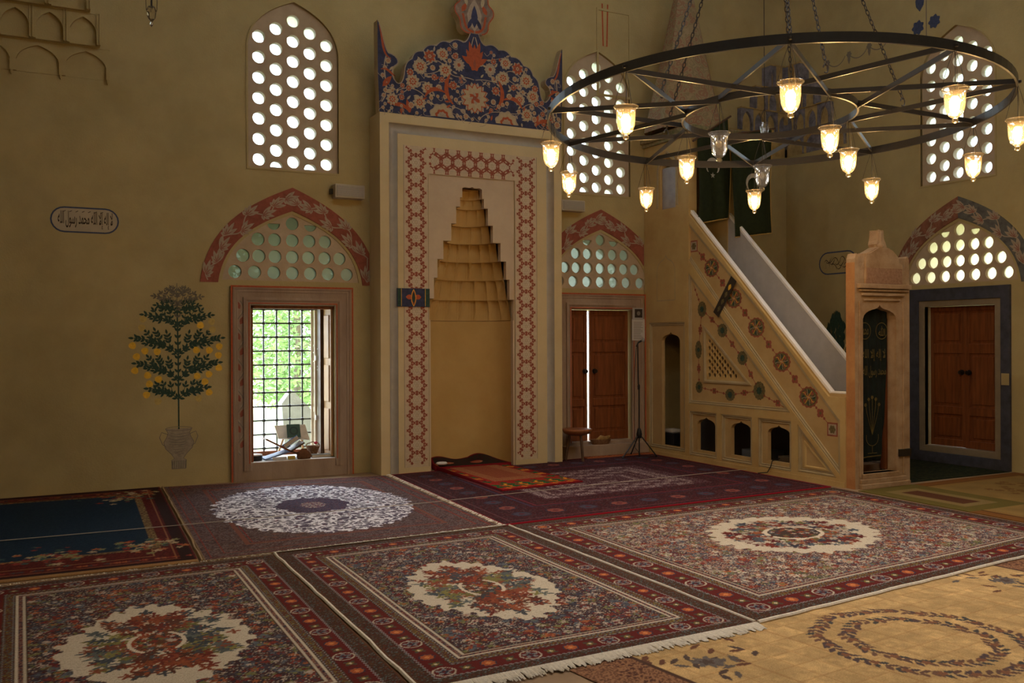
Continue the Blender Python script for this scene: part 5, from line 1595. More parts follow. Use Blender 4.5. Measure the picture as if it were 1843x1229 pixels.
# carpet below the open window: white lace medallion
def carpet_lace():
    w, h = 2.5, 3.65
    cv = Canvas(w, h, 0.0100, C8(80, 62, 60))
    f = cv.D > 0.0
    cv.speckle(f, [C8(110, 90, 88), C8(70, 52, 58), C8(96, 64, 60), C8(120, 108, 104)], 0.15)
    for i in range(700):
        cv.petal(NPR.rand() * w, NPR.rand() * h, 0.02 + 0.02 * NPR.rand(), [C8(104, 84, 84), C8(76, 58, 62), C8(112, 78, 70)][NPR.randint(3)], 5, 0.5, NPR.rand() * 6)
    for a, ww, c_ in ((0.05, 0.02, C8(126, 58, 50)), (0.16, 0.02, C8(126, 58, 50)), (0.36, 0.05, C8(120, 74, 62)), (0.42, 0.014, C8(128, 50, 46))):
        cv.fill((cv.D > a) & (cv.D < a + ww), c_)
    cv.fill(cv.D < 0.014, C8(130, 106, 78))
    m, rr2, th = medallion_mask(cv, w / 2 + 0.0, h / 2 + 0.0, 0.93, 1.36, 0.05, 40)
    a_ = noise2(cv.U.shape, 4.2); b_ = noise2(cv.U.shape, 6.0)
    lace = (np.abs(a_ - 0.5) < 0.11) | (np.abs(b_ - 0.5) < 0.07)
    cv.fill(m, C8(92, 82, 100)); cv.fill(m & lace, C8(238, 235, 242))
    for i in range(220):
        t = NPR.rand() * 2 * PI; q = 0.9 * NPR.rand() ** 0.5
        cv.petal(w / 2 + 0.93 * q * math.cos(t), h / 2 + 1.36 * q * math.sin(t), 0.02, [C8(120, 80, 90), C8(96, 88, 110)][NPR.randint(2)], 5, 0.5)
    m2, r2_, t2 = medallion_mask(cv, w / 2 + 0.0, h / 2 + 0.05, 0.31, 0.48, 0.10, 8, 0.10, 2)
    cv.fill(m2, C8(70, 56, 78)); cv.speckle(m2, [C8(104, 68, 80), C8(88, 80, 104), C8(56, 44, 62)], 0.2)
    m3, _, _ = medallion_mask(cv, w / 2, h / 2 + 0.05, 0.12, 0.18, 0.1, 8); cv.fill(m3, C8(120, 78, 84)); cv.speckle(m3, [CRM, C8(80, 70, 110)], 0.2)
    return cv
r5 = rug('carpet', [(1.20, 7.10), (3.67, 7.26), (3.84, 10.55), (1.42, 10.90)], carpet_lace(), 'purple brown carpet with big white lace oval below the open window')
binding(r5, [(1.19, 7.10), (1.41, 10.90)], 0.010, m=mat('tan_binding', (0.36, 0.25, 0.14), 0.9))
# folded-up corner against the niche base
# dark carpet with plain navy field
def carpet_navy():
    w, h = 2.3, 3.75
    cv = Canvas(w, h, 0.0115, C8(84, 28, 28))
    cv.speckle(cv.D > 0, [C8(60, 20, 22), C8(98, 40, 34)], 0.15)
    for a, ww, c_ in ((0.02, 0.10, C8(46, 26, 26)), (0.30, 0.012, C8(150, 112, 72)), (0.14, 0.01, C8(140, 96, 64))):
        cv.fill((cv.D > a) & (cv.D < a + ww), c_)
    for i in range(140):
        t = NPR.rand() * w; s_ = NPR.randint(2)
        cv.petal(t, 0.22 if s_ else h - 0.22, 0.03, [C8(150, 86, 52), C8(120, 46, 40), C8(70, 60, 64)][NPR.randint(3)], 5, 0.5)
    cv.fill(cv.V < 0.06, C8(148, 112, 72))
    fm_ = (cv.U > 0.42) & (cv.U < w - 0.30) & (cv.V > 0.62) & (cv.V < h - 0.42)
    cv.fill(fm_, C8(26, 44, 62)); cv.speckle(fm_, [C8(22, 38, 56), C8(32, 50, 66)], 0.2)
    edge = (cv.U > 0.36) & (cv.U < w - 0.24) & (cv.V > 0.56) & (cv.V < h - 0.36) & ~fm_
    cv.fill(edge, C8(110, 92, 62)); cv.speckle(edge, [C8(80, 44, 36), C8(140, 120, 80)], 0.25)
    for cu, cv_ in ((0.45, 0.7), (w - 0.35, 0.7), (0.45, h - 0.5), (w - 0.35, h - 0.5), (w * 0.55, 0.62)):
        for i in range(70):
            cv.petal(cu + NPR.randn() * 0.16, cv_ + NPR.randn() * 0.14, 0.02 + 0.03 * NPR.rand(), [C8(160, 96, 60), C8(132, 52, 44), C8(126, 124, 84), C8(170, 150, 120), C8(60, 84, 80)][NPR.randint(5)], 5, 0.5, NPR.rand() * 6)
    return cv
r4 = rug('carpet', [(-0.90, 7.12), (1.165, 7.12), (1.385, 10.93), (-0.80, 10.88)], carpet_navy(), 'dark carpet with plain navy blue field below the plain wall')

# dark red carpet in front of the prayer niche
def carpet_darkred():
    w, h = 4.0, 3.4
    cv = Canvas(w, h, 0.0125, C8(66, 30, 34))
    cv.speckle(cv.D > 0, [C8(52, 36, 44), C8(84, 30, 36), C8(46, 30, 34), C8(84, 62, 64)], 0.14)
    cv.fill(cv.D < 0.035, C8(128, 20, 34))
    for a, ww, c_ in ((0.12, 0.014, C8(104, 70, 76)), (0.66, 0.02, C8(110, 46, 56)), (0.60, 0.014, C8(66, 60, 84))):
        cv.fill((cv.D > a) & (cv.D < a + ww), c_)
    def row(d):
        for L, hor in ((w, 1), (h, 0)):
            n = int(L / 0.42)
            for i in range(n + 1):
                x = d + (L - 2 * d) * i / n
                for (u, v) in (((x, d), (x, h - d)) if hor else ((d, x), (w - d, x))):
                    cv.petal(u, v, 0.105, C8(60, 48, 62), 8, 0.1); cv.petal(u, v, 0.085, C8(132, 74, 64) if i % 2 else C8(70, 66, 80), 8, 0.12); cv.petal(u, v, 0.035, C8(90, 40, 50), 4, 0.3)
    row(0.36)
    inn = (cv.D > 0.9)
    cv.fill(inn, C8(74, 40, 48)); cv.speckle(inn, [C8(124, 104, 106), C8(70, 32, 44), C8(100, 80, 86)], 0.14)
    for ks in (0, 1, 2):
        lim = 0.95 + 0.22 * ks + 0.10 * (np.floor(cv.U / 0.22) % 2)
        m = (cv.D > lim) & (cv.D < lim + 0.10); cv.speckle(m, [C8(170, 152, 150), C8(150, 130, 130), C8(120, 96, 100)], 0.2)
    return cv
r6 = rug('carpet', [(3.69, 7.24), (7.73, 7.42), (7.80, 10.86), (3.90, 10.58)], carpet_darkred(), 'dark red carpet with orange rosettes in front of the prayer niche', wave=0.002)
fringe(r6, (3.69, 7.24), (3.90, 10.58), 0.05, 1, n=150, ragged=0.7)

# beige carpet with leaf wreath
def carpet_beige():
    w, h = 4.05, 2.6
    cv = Canvas(w, h, 0.0095, C8(188, 156, 108))
    a_ = noise2(cv.U.shape, 9); b_ = noise2(cv.U.shape, 3)
    cv.c *= (0.86 + 0.30 * a_ * b_ * 2)[..., None]
    # quilted squares
    su = np.abs((cv.U / 0.155) % 1 - 0.5) > 0.465; sv = np.abs((cv.V / 0.155) % 1 - 0.5) > 0.465
    cv.fill(su | sv, C8(158, 116, 72), 0.45)
    blk = NPR.rand(int(h / 0.155) + 2, int(w / 0.155) + 2)
    bi = blk[(cv.V / 0.155).astype(int), (cv.U / 0.155).astype(int)]
    cv.c *= (0.90 + 0.2 * bi)[..., None]
    def wreath(cu, c_v, r, n):
        for i in range(int(n * 1.5)):
            t = 2 * PI * i / int(n * 1.5)
            u, v = cu + (r + 0.012 * math.sin(9 * t)) * math.cos(t), c_v + (r + 0.012 * math.sin(9 * t)) * math.sin(t)
            for s_ in (-1, 1):
                cv.lens(u, v, t + PI / 2 + s_ * NPR.uniform(0.4, 0.9), 0.075, 0.032, [C8(100, 76, 68), C8(84, 70, 72), C8(112, 84, 70), C8(72, 70, 70)][NPR.randint(4)])
            if i % 3 == 0: cv.petal(u, v, 0.03, C8(128, 88, 66), 5, 0.4)
    wc = (1.79, 1.90)
    wreath(wc[0], wc[1], 0.52, 42); wreath(wc[0], wc[1], 0.365, 30)
    # flower sprays near the near-left corner and right end
    for cu, c_v in ((0.62, h - 0.30), (3.35, h - 0.30)):
        for i in range(34):
            u, v = cu + NPR.randn() * 0.16, c_v + NPR.randn() * 0.12
            cv.lens(u, v, NPR.rand() * 6.3, 0.10, 0.034, [C8(84, 70, 66), C8(104, 70, 56), C8(96, 88, 84)][NPR.randint(3)])
        cv.petal(cu, c_v, 0.085, C8(104, 96, 92), 7, 0.4); cv.petal(cu, c_v, 0.04, C8(84, 70, 66), 5, 0.4)
    for m in ((cv.U < 0.36), (cv.U > w - 0.36)):
        cv.fill(m, C8(150, 110, 82)); cv.speckle(m, [C8(100, 68, 54), C8(120, 84, 64)], 0.22)
        for i in range(60):
            u = (0.05 + 0.26 * NPR.rand()) if m[0, 0] else (w - 0.31 + 0.26 * NPR.rand())
            cv.petal(u, NPR.rand() * h, 0.05, C8(84, 54, 46), 6, 0.4, NPR.rand(), 0.6)
    for x in (0.36, w - 0.36): cv.fill(np.abs(cv.U - x) < 0.012, C8(80, 58, 50))
    return cv
r7 = rug('carpet', [(2.66, 1.34), (6.69, 1.80), (6.42, 4.40), (2.36, 3.93)], carpet_beige(), 'beige quilted carpet with a wreath of brown leaves', z=0.006, wave=0.0)

# yellow and green carpets by the dark framed window
def carpet_olive():
    w, h = 2.75, 2.9
    cv = Canvas(w, h, 0.02, C8(132, 106, 62))
    cv.c *= (0.88 + 0.24 * noise2(cv.U.shape, 8))[..., None]
    cv.fill(cv.D < 0.16, C8(116, 76, 38)); cv.fill((cv.D > 0.16) & (cv.D < 0.19), C8(88, 56, 30)); cv.fill((cv.D > 0.19) & (cv.D < 0.26), C8(134, 104, 58))
    m = (cv.U < 0.9) & (cv.V > 1.45)
    cv.fill(m, C8(98, 86, 42))
    d2 = np.minimum(np.minimum(cv.U, 0.9 - cv.U), np.minimum(cv.V - 1.45, h - cv.V))
    cv.fill(m & (d2 > 0.2) & (d2 < 0.32), C8(124, 104, 66)); cv.fill(m & (d2 >= 0.32), C8(84, 52, 34))
    for i in range(50):
        cv.petal(1.9 + NPR.randn() * 0.3, 1.9 + NPR.randn() * 0.25, 0.06, C8(112, 82, 44), 6, 0.4, NPR.rand())
    return cv
rug('carpet', [(7.66, 4.40), (10.42, 4.40), (10.44, 7.18), (7.78, 7.10)], carpet_olive(), 'olive yellow carpet with brown border beside the pulpit doorway', z=0.008, wave=0.0)
cv = Canvas(1.7, 1.5, 0.03, C8(34, 40, 28)); cv.speckle(cv.D > 0, [C8(44, 48, 34), C8(26, 32, 24), C8(52, 50, 30)], 0.2)
rug('carpet', [(8.74, 7.24), (10.44, 7.24), (10.44, 8.74), (8.74, 8.74)], cv, 'dark green mat below the dark framed window', z=0.006, wave=0.0)

# prayer mat in the niche
def prayer_mat():
    w, h = 1.1, 2.1
    cv = Canvas(w, h, 0.009, C8(150, 40, 34))
    cv.speckle(cv.D > 0, [C8(128, 26, 28), C8(168, 56, 40)], 0.15)
    for i in range(5):
        u = 0.13 + i * 0.21
        cv.petal(u, 0.24, 0.15, C8(28, 92, 52), 4, 0.5, PI / 4); cv.petal(u + 0.10, 0.25, 0.13, C8(214, 140, 40), 4, 0.55, 0.0)
        cv.petal(u + 0.10, 0.25, 0.05, C8(120, 60, 30), 4, 0.4); cv.petal(u, 0.24, 0.05, C8(150, 36, 32), 4, 0.4)
        cv.petal(u + 0.10, 0.42, 0.06, C8(28, 92, 52), 5, 0.4, i); cv.petal(u, 0.08, 0.05, C8(200, 120, 40), 4, 0.5)
    for i in range(12):
        for u in (0.09, w - 0.09): cv.petal(u, 0.58 + i * 0.13, 0.075, [C8(28, 86, 50), C8(120, 22, 26), C8(190, 120, 44)][i % 3], 4, 0.45, i * 0.4)
    inn = (cv.U > 0.19) & (cv.U < w - 0.17) & (cv.V > 0.56)
    cv.fill(inn, C8(150, 92, 62)); cv.speckle(inn, [C8(166, 112, 78), C8(134, 70, 50)], 0.25)
    st = (np.sin(cv.V * 2 * PI / 0.045) > 0.2); cv.fill(inn & st, C8(164, 112, 76), 0.5); cv.fill(inn & (np.abs(cv.U - w / 2) < 0.20) & (cv.V > 0.8), C8(136, 62, 46), 0.6)
    cv.fill(cv.D < 0.02, C8(110, 18, 26))
    return cv
def mat_lift(s, t, X, Y):
    return 0.010 + 0.03 * np.exp(-((s - 0.0) / 0.06) ** 2) * np.clip(t * 1.2, 0, 1) + 0.05 * np.exp(-((t - 1.0) / 0.05) ** 2) * (0.4 + 0.6 * np.sin(s * 7) ** 2)
rug('prayer_mat', [(4.50, 8.84), (5.58, 8.98), (5.48, 10.86), (4.55, 10.84)], prayer_mat(), 'orange prayer mat with green and yellow border in the niche', z=0.016, wave=0.003, lift=mat_lift)
def dark_mat():
    cv = Canvas(1.0, 0.55, 0.012, C8(40, 34, 30)); cv.speckle(cv.D > 0, [C8(64, 22, 24), C8(30, 44, 32), C8(52, 30, 26)], 0.2); cv.fill(cv.D < 0.03, C8(110, 24, 28)); return cv
rug('prayer_mat', [(4.52, 10.66), (5.56, 10.66), (5.42, 11.02), (4.60, 11.02)], dark_mat(), 'dark crumpled prayer mat pushed against the back of the niche', z=0.045, wave=0.0,
    lift=lambda s, t, X, Y: 0.075 * np.clip(t, 0, 1) ** 2 * (0.6 + 0.4 * np.sin(s * 9 + 1)) + 0.03 * np.abs(np.sin(s * 5)) * t)
b = MB(); b.tube([(-0.12, 8.50, 0.030), (1.2, 8.48, 0.030), (3.5, 8.49, 0.030), (5.6, 8.66, 0.032), (7.78, 8.80, 0.030)], 0.0035, 5)
tag(b.build('guide_string', mat('pale_string', (0.42, 0.36, 0.30), 0.9)), 'thin pale string stretched across the carpets', 'string')
# ------------------------------------------------------------------ wall paintings
SHAHADA = '\uFEEA\uFEE0\uFEDF\uFE8D \uFEDD\uFEEE\uFEB3\uFEAD \uFEAA\uFEE4\uFEA4\uFEE3 \uFEEA\uFEE0\uFEDF\uFE8D \uFEFB\uFE87 \uFEEA\uFEDF\uFE87 \uFEFB'
def stadium(uc, vc, hw, hh, n=10):
    pts = []
    for i in range(n + 1):
        t = -PI / 2 + PI * i / n; pts.append((uc + hw - hh + hh * math.cos(t), vc + hh * math.sin(t)))
    for i in range(n + 1):
        t = PI / 2 + PI * i / n; pts.append((uc - hw + hh + hh * math.cos(t), vc + hh * math.sin(t)))
    return pts
pale_field = mat('pale_cartouche_ground', (0.47, 0.39, 0.27), 0.9, vary=0.08)
P = Paint([blue_line, ink_paint, pale_field])
P.poly(stadium(0.66, 2.874, 0.325, 0.125), pale_field, 0)
P.stroke(stadium(0.66, 2.874, 0.325, 0.128), 0.016, blue_line, 1, closed=True)
put_text(P, SHAHADA, 0.40, 0.93, 2.785, 2.965, ink_paint, 2)
for k in range(7): P.stroke([(0.45 + 0.06 * k, 2.955), (0.475 + 0.06 * k, 2.968)], 0.006, ink_paint, 2)
tag(P.build('calligraphy_cartouche', NW), 'blue outlined cartouche of black Arabic writing on the plain wall', 'wall painting')
P = Paint([blue_line, ink_paint, pale_field])
P.stroke(stadium(9.945, 2.685, 0.345, 0.155), 0.02, blue_line, 1, closed=True)
rn = random.Random(5)
for k in range(16):
    u = 10.20 - k * 0.034; v = 2.685 + rn.uniform(-0.06, 0.06); s_ = rn.choice([-1, 1])
    P.stroke(bez((u, v), (u - 0.03, v + 0.07 * s_), (u - 0.09, v + 0.02 * s_), (u - 0.11, v - 0.06 * s_), 8), 0.011, ink_paint, 1, taper=True)
    if k % 2: P.stroke([(u, 2.61), (u - 0.01, 2.76)], 0.010, ink_paint, 1, taper=True)
tag(P.build('calligraphy_cartouche', EW), 'blue outlined cartouche of faint writing beside the portal crest', 'wall painting')

# orange tree in a vase
mu = empty('orange_tree_mural', (1.585, QY, 0.2), 'painted orange tree with yellow fruit growing from a grey vase', 'wall painting')
tx = lambda px: 1.585 + (px - 383) * 0.0018
tz = lambda py: 2.242 - (py - 90) * 0.00189
P = Paint([green_paint, faded_paint])
P.stroke([(tx(388), tz(945)), (tx(386), tz(500)), (tx(380), tz(200))], 0.016, green_paint, 1)
P.stroke([(tx(380), tz(240)), (tx(380), tz(95))], 0.008, faded_paint, 1)
rn = random.Random(21)
def branch(x0, y0, x1, y1, bend, m, nl, ll):
    a = (tx(x0), tz(y0)); c = (tx(x1), tz(y1))
    pts = bez(a, (a[0] + (c[0] - a[0]) * 0.30, a[1] + (c[1] - a[1]) * 0.75 + bend), (a[0] + (c[0] - a[0]) * 0.7, c[1] + bend * 0.6), c, 16)
    P.stroke(pts, 0.009, m, 1)
    nl = int(nl * 1.35); ll = ll * 1.22
    for i in range(nl):
        t = 0.10 + 0.90 * i / (nl - 1); k = min(15, int(t * 16)); p, q = pts[k], pts[k + 1]
        ang = math.atan2(q[1] - p[1], q[0] - p[0])
        for s_ in (-1, 1):
            P.leaf(p[0], p[1], ang + s_ * rn.uniform(0.6, 1.1), ll * rn.uniform(0.8, 1.1), ll * 0.50, m, 2 if i % 2 else 3)
    P.leaf(c[0], c[1], math.atan2(pts[-1][1] - pts[-2][1], pts[-1][0] - pts[-2][0]), ll, ll * 0.5, m, 3)
def spray(x0, y0, x1, y1, m, ll=0.060):
    """one bough with side twigs, coordinates in drawing units"""
    a = (tx(x0), tz(y0)); c = (tx(x1), tz(y1)); dx, dz = c[0] - a[0], c[1] - a[1]
    pts = bez(a, (a[0] + dx * 0.18, a[1] + dz * 0.55), (a[0] + dx * 0.55, c[1] - dz * 0.05), c, 16)
    P.stroke(pts, 0.010, m, 1)
    L = math.hypot(dx, dz)
    def leaves(q, n, l):
        for i in range(n):
            k = min(len(q) - 2, int((0.12 + 0.88 * i / max(1, n - 1)) * (len(q) - 1)))
            ang = math.atan2(q[k + 1][1] - q[k][1], q[k + 1][0] - q[k][0])
            for s2 in (-1, 1): P.leaf(q[k][0], q[k][1], ang + s2 * rn.uniform(0.55, 0.95), l * rn.uniform(0.85, 1.1), l * 0.46, m, 2 + i % 2)
        P.leaf(q[-1][0], q[-1][1], math.atan2(q[-1][1] - q[-2][1], q[-1][0] - q[-2][0]), l, l * 0.46, m, 3)
    leaves(pts, max(4, int(L / 0.042)), ll)
    sg = 1 if dx > 0 else -1
    for t, up, ln in ((0.30, 0.75, 0.34), (0.48, 0.65, 0.34), (0.66, 0.6, 0.26), (0.42, -0.45, 0.26), (0.62, -0.4, 0.24)):
        k = int(t * 16); p = pts[k]
        a0 = math.atan2(pts[k + 1][1] - p[1], (pts[k + 1][0] - p[0]) * sg) + up
        q = [(p[0] + sg * ln * L * j / 5 * math.cos(a0), p[1] + ln * L * j / 5 * math.sin(a0)) for j in range(6)]
        P.stroke(q, 0.006, m, 1); leaves(q, max(2, int(ln * L / 0.038)), ll * 0.92)
for s_ in (-1, 1):
    X_ = lambda d: 385 + s_ * d
    spray(385, 772, X_(168), 705, green_paint)
    spray(385, 668, X_(236), 560, green_paint)
    spray(385, 515, X_(252), 415, green_paint)
    spray(385, 355, X_(192), 280, green_paint, 0.056)
    spray(384, 270, X_(120), 225, green_paint, 0.050)
    spray(383, 230, X_(135), 172, faded_paint, 0.046)
    spray(383, 180, X_(60), 130, faded_paint, 0.036)
    for y in range(215, 720, 40): P.leaf(tx(384), tz(y), PI / 2 - s_ * 0.7, 0.055, 0.026, green_paint if y > 300 else faded_paint, 2)
P.build('foliage', NW, mu)
ly_m = mat('faded_lemon_paint', (0.52, 0.38, 0.12), 0.85, vary=0.15, scale=30)
for i, (px, py) in enumerate([(185, 305), (178, 355), (125, 457), (195, 488), (265, 493), (148, 520), (138, 600), (210, 628), (272, 652), (220, 678), (203, 740), (268, 780), (518, 340), (585, 318), (590, 365), (630, 465), (570, 487), (493, 485), (625, 517), (627, 592), (567, 628), (497, 638), (543, 672), (568, 735), (505, 770)]):
    P = Paint([yellow_paint, ly_m])
    m = ly_m if i in (0, 1, 11, 13, 14, 24) else yellow_paint
    P.flower(tx(px), tz(py), 0.040, 3, m, layer=4, rot=rn.random() * 6, depth=0.12)
    P.build('orange', NW, mu)
P = Paint([grey_line, faded_paint, mat('vase_wash', (0.33, 0.27, 0.19), 0.9, vary=0.15, scale=20)])
vz = MATS['vase_wash']
half = [(310, 940), (325, 965), (318, 990), (300, 1020), (310, 1055), (345, 1090), (362, 1115), (345, 1125), (347, 1175)]
L_ = [(tx(a), tz(c)) for a, c in half]; R_ = [(tx(776 - a), tz(c)) for a, c in half]
P.poly(L_ + R_[::-1], vz, 0)
P.stroke(L_, 0.007, grey_line, 1); P.stroke(R_, 0.007, grey_line, 1); P.stroke([L_[-1], R_[-1]], 0.007, grey_line, 1)
P.stroke(circ(tx(388), tz(942), 0.14, 20, 0.022), 0.006, grey_line, 1, closed=True)
for s_ in (-1, 1):
    P.stroke([(tx(388 + s_ * a), tz(c)) for a, c in ((60, 975), (100, 960), (112, 990), (95, 1030), (75, 1045))], 0.008, grey_line, 1)
for k in range(16):
    y = 968 + k * 9; w_ = 62 - max(0, k - 7) * 5
    P.stroke([(tx(388 - w_ + rn.uniform(0, 20)), tz(y)), (tx(388 + rn.uniform(-20, 20)), tz(y + rn.uniform(-8, 14))), (tx(388 + w_ - rn.uniform(0, 20)), tz(y))], 0.005, grey_line, 2)
for k in range(8): P.stroke([(tx(350 + k * 11), tz(1128)), (tx(352 + k * 10.5), tz(1172))], 0.008, faded_paint, 2)
P.build('vase', NW, mu)
# dark tree painted on the wall behind the stair rail
P = Paint([green_paint, olive_paint])
for k in range(90):
    v = 1.25 + 0.62 * (k / 90); w_ = 0.30 * (1 - (v - 1.25) / 0.66) ** 0.8
    u = 9.97 + rn.uniform(-w_, w_)
    P.leaf(u, v, PI / 2 + (u - 9.97) * -2, 0.14, 0.07, green_paint if k % 3 else olive_paint, k % 3)
P.stroke([(9.97, 0.9), (9.97, 1.8)], 0.02, green_paint, 0)
tag(P.build('dark_tree_mural', EW), 'dark green pointed tree painted behind the stair parapet', 'wall painting')
# faint painted garlands and blue flowers high on the east wall
P = Paint([grey_line, blue_line, navy_paint])
for (u, v) in ((10.12, 5.60), (9.72, 5.62), (9.36, 5.64)):
    P.stroke(bez((u, v), (u - 0.1, v - 0.12), (u - 0.25, v - 0.12), (u - 0.33, v + 0.02), 10), 0.014, grey_line, 0)
    P.flower(u, v, 0.05, 6, grey_line, layer=1); P.leaf(u, v, -PI / 2, 0.14, 0.05, grey_line, 0)
tag(P.build('garland_painting', EW), 'faint painted garlands high behind the chandelier', 'wall painting')
P = Paint([grey_line, blue_line, navy_paint])
P.flower(8.56, 5.66, 0.10, 7, blue_line, layer=0); P.flower(8.31, 5.67, 0.095, 7, blue_line, layer=0); P.stroke([(8.43, 5.45), (8.43, 6.25)], 0.014, grey_line, 0)
P.leaf(8.53, 5.86, PI / 2, 0.3, 0.14, blue_line, 0)
tag(P.build('flower_painting', EW), 'blue painted flowers on a stem high above the dark framed window', 'wall painting')

# ------------------------------------------------------------------ things on the wall
grille_m = mat('speaker_grille', (0.30, 0.29, 0.27), 0.6, vary=0.1, scale=80)
cream_box = mat('cream_speaker_case', (0.46, 0.40, 0.31), 0.6)
def speaker(u0, u1, v0, v1, label):
    root = empty('loudspeaker', ((u0 + u1) / 2, QY, v0), label, 'loudspeaker')
    b = MB(); b.box((u0, QY - 0.14, v0), (u1, QY - 0.005, v1)); b.build('case', cream_box, root, bevel=0.008)
    b = MB(); b.box((u0 + 0.02, QY - 0.148, v0 + 0.018), (u1 - 0.02, QY - 0.139, v1 - 0.018)); g_ = b.build('grille', grille_m, root)
    b = MB()
    for k in range(8):
        z = v0 + 0.026 + (v1 - v0 - 0.052) * k / 7; b.box((u0 + 0.024, QY - 0.151, z - 0.003), (u1 - 0.024, QY - 0.148, z + 0.003))
    b.build('grille_ribs', cream_box, g_)
    b = MB(); b.box((u0 - 0.03, QY - 0.05, v0 + 0.05), (u0, QY - 0.0, v1 - 0.05)); b.build('bracket', iron, root)
    return root
speaker(3.335, 3.70, 3.275, 3.437, 'pale wall loudspeaker above the arch of the open window')
speaker(6.42, 6.784, 3.305, 3.452, 'pale wall loudspeaker above the arch of the closed window')
nt_root = empty('notice', (7.70, QY - 0.03, 1.575), 'printed white paper notice with dark picture taped by the closed shutters', 'notice')
paper_m = mat('white_paper', (0.55, 0.52, 0.48), 0.8)
fNo = fN(QY - 0.058)
b = MB(); b.plate(rect(7.590, 1.578, 7.806, 1.875), [], 0, 0.002, fNo); b.build('text_sheet', paper_m, nt_root)
b = MB(); b.plate(rect(7.60, 1.865, 7.775, 2.03), [], 0, 0.003, fNo); b.build('picture_sheet', mat('grey_paper', (0.38, 0.36, 0.34), 0.8), nt_root)
P = Paint([ink_paint, grey_line], base=0.0035)
P.poly(rect(7.635, 1.895, 7.765, 2.015), ink_paint, 0); P.circle(7.70, 1.955, 0.03, grey_line, 1)
for k in range(13): P.poly(rect(7.615, 1.60 + k * 0.019, 7.615 + 0.16 * rn.uniform(0.7, 1), 1.606 + k * 0.019), grey_line, 0)
P.build('print', fNo, nt_root)

# ------------------------------------------------------------------ microphone stand
ms = empty('microphone_stand', (7.40, 10.5, 0), 'black tripod microphone stand in front of the closed shutters', 'microphone stand')
MX, MY = 7.415, 10.50
b = MB(); b.lathe([(0, 0), (0.035, 0.0), (0.04, 0.05), (0.03, 0.10), (0.02, 0.13), (0, 0.13)], (MX, MY, 0.27), 12); b.build('hub', black_plastic, ms, smooth=True)
for dx, dy in ((-0.27, -0.02), (0.19, -0.12), (0.02, 0.22), ):
    b = MB(); b.tube([(MX, MY, 0.33), (MX + dx, MY + dy, 0.035)], 0.009, 6); b.tube([(MX + dx * 0.97, MY + dy * 0.97, 0.045), (MX + dx * 1.06, MY + dy * 1.06, 0.022)], 0.013, 6); b.build('leg', black_plastic, ms)
b = MB(); b.tube([(MX, MY, 0.02), (MX, MY, 0.95), (MX - 0.012, MY, 1.0), (MX - 0.02, MY, 1.53)], 0.009, 8); b.build('pole', black_plastic, ms)
b = MB(); b.lathe([(0.016, 0), (0.018, 0.05), (0.010, 0.07)], (MX - 0.005, MY, 0.92), 10); b.build('clutch', black_plastic, ms)
mic = MB(); mic.tube([(MX - 0.06, MY - 0.03, 1.50), (MX - 0.01, MY, 1.55), (MX + 0.03, MY - 0.02, 1.575)], [0.010, 0.012, 0.014], 8)
mo = mic.build('microphone', black_plastic, ms); 
b = MB(); b.lathe([(0, -0.03), (0.022, -0.018), (0.026, 0.0), (0.022, 0.018), (0, 0.03)], (MX + 0.045, MY - 0.03, 1.585), 10); b.build('microphone_head', grille_m, mo, smooth=True)
b = MB(); b.tube([(MX - 0.06, MY - 0.03, 1.49), (MX - 0.085, MY - 0.02, 1.2), (MX - 0.08, MY, 0.7), (MX - 0.06, MY + 0.02, 0.35), (MX - 0.10, MY - 0.05, 0.15), (MX - 0.02, MY - 0.1, 0.025), (MX + 0.2, MY - 0.1, 0.022)], 0.004, 5); b.build('cable', black_plastic, ms)

# ------------------------------------------------------------------ things around the closed window
b = MB(); b.box((6.47, QY - 0.16, 0.0), (7.80, QY - 0.03, 0.17)); b.build('step', stone_frame, w2, bevel=0.01)
st = empty('stool', (6.50, 10.60, 0), 'small wooden stool with dished round top beside the prayer niche', 'stool')
st_m = mat('stool_wood', (0.30, 0.11, 0.04), 0.5, scale=6, col2=(0.20, 0.07, 0.025), stretch=(4, 1, 1))
b = MB(); b.lathe([(0, -0.06), (0.10, -0.055), (0.17, -0.03), (0.195, 0.005), (0.20, 0.025), (0.185, 0.03), (0.12, 0.012), (0, 0.0)], (6.50, 10.60, 0.40), 24); b.build('seat', st_m, st, smooth=True)
for k in range(3):
    t = k * 2 * PI / 3 + 0.5
    b = MB(); b.tube([(6.50 + 0.10 * math.cos(t), 10.60 + 0.10 * math.sin(t), 0.35), (6.50 + 0.15 * math.cos(t), 10.60 + 0.15 * math.sin(t), 0.018)], 0.018, 8); b.build('leg', wood_dark, st)
wick = mat('brown_wicker', (0.26, 0.13, 0.055), 0.8, scale=40, col2=(0.14, 0.06, 0.025), bump=0.6, bscale=120)
tr = empty('wicker_tray', (7.05, 10.88, 0.17), 'brown wicker tray with a folded ochre cloth below the closed shutters', 'tray')
b = MB(); b.lathe([(0, 0.0), (0.13, 0.0), (0.165, 0.06), (0.17, 0.07), (0.16, 0.065), (0.125, 0.012), (0, 0.012)], (0, 0, 0), 24); o = b.build('tray', wick, tr); 
for v in o.data.vertices: v.co = Vector((7.05 + v.co.x, 10.885 + v.co.y * 0.42, 0.171 + v.co.z))
b = MB(); b.tube([(6.98, 10.88, 0.21), (7.05, 10.87, 0.25), (7.12, 10.88, 0.24), (7.20, 10.885, 0.275)], [0.03, 0.045, 0.035, 0.012], 8); b.build('cloth', mat('ochre_cloth', (0.30, 0.17, 0.05), 0.9, vary=0.3, scale=30), tr, smooth=True)
def runner():
    cv = Canvas(1.05, 0.16, 0.012, C8(150, 84, 50)); cv.speckle(cv.D > 0, [C8(110, 34, 28), C8(60, 24, 24), C8(190, 130, 80)], 0.22); return cv
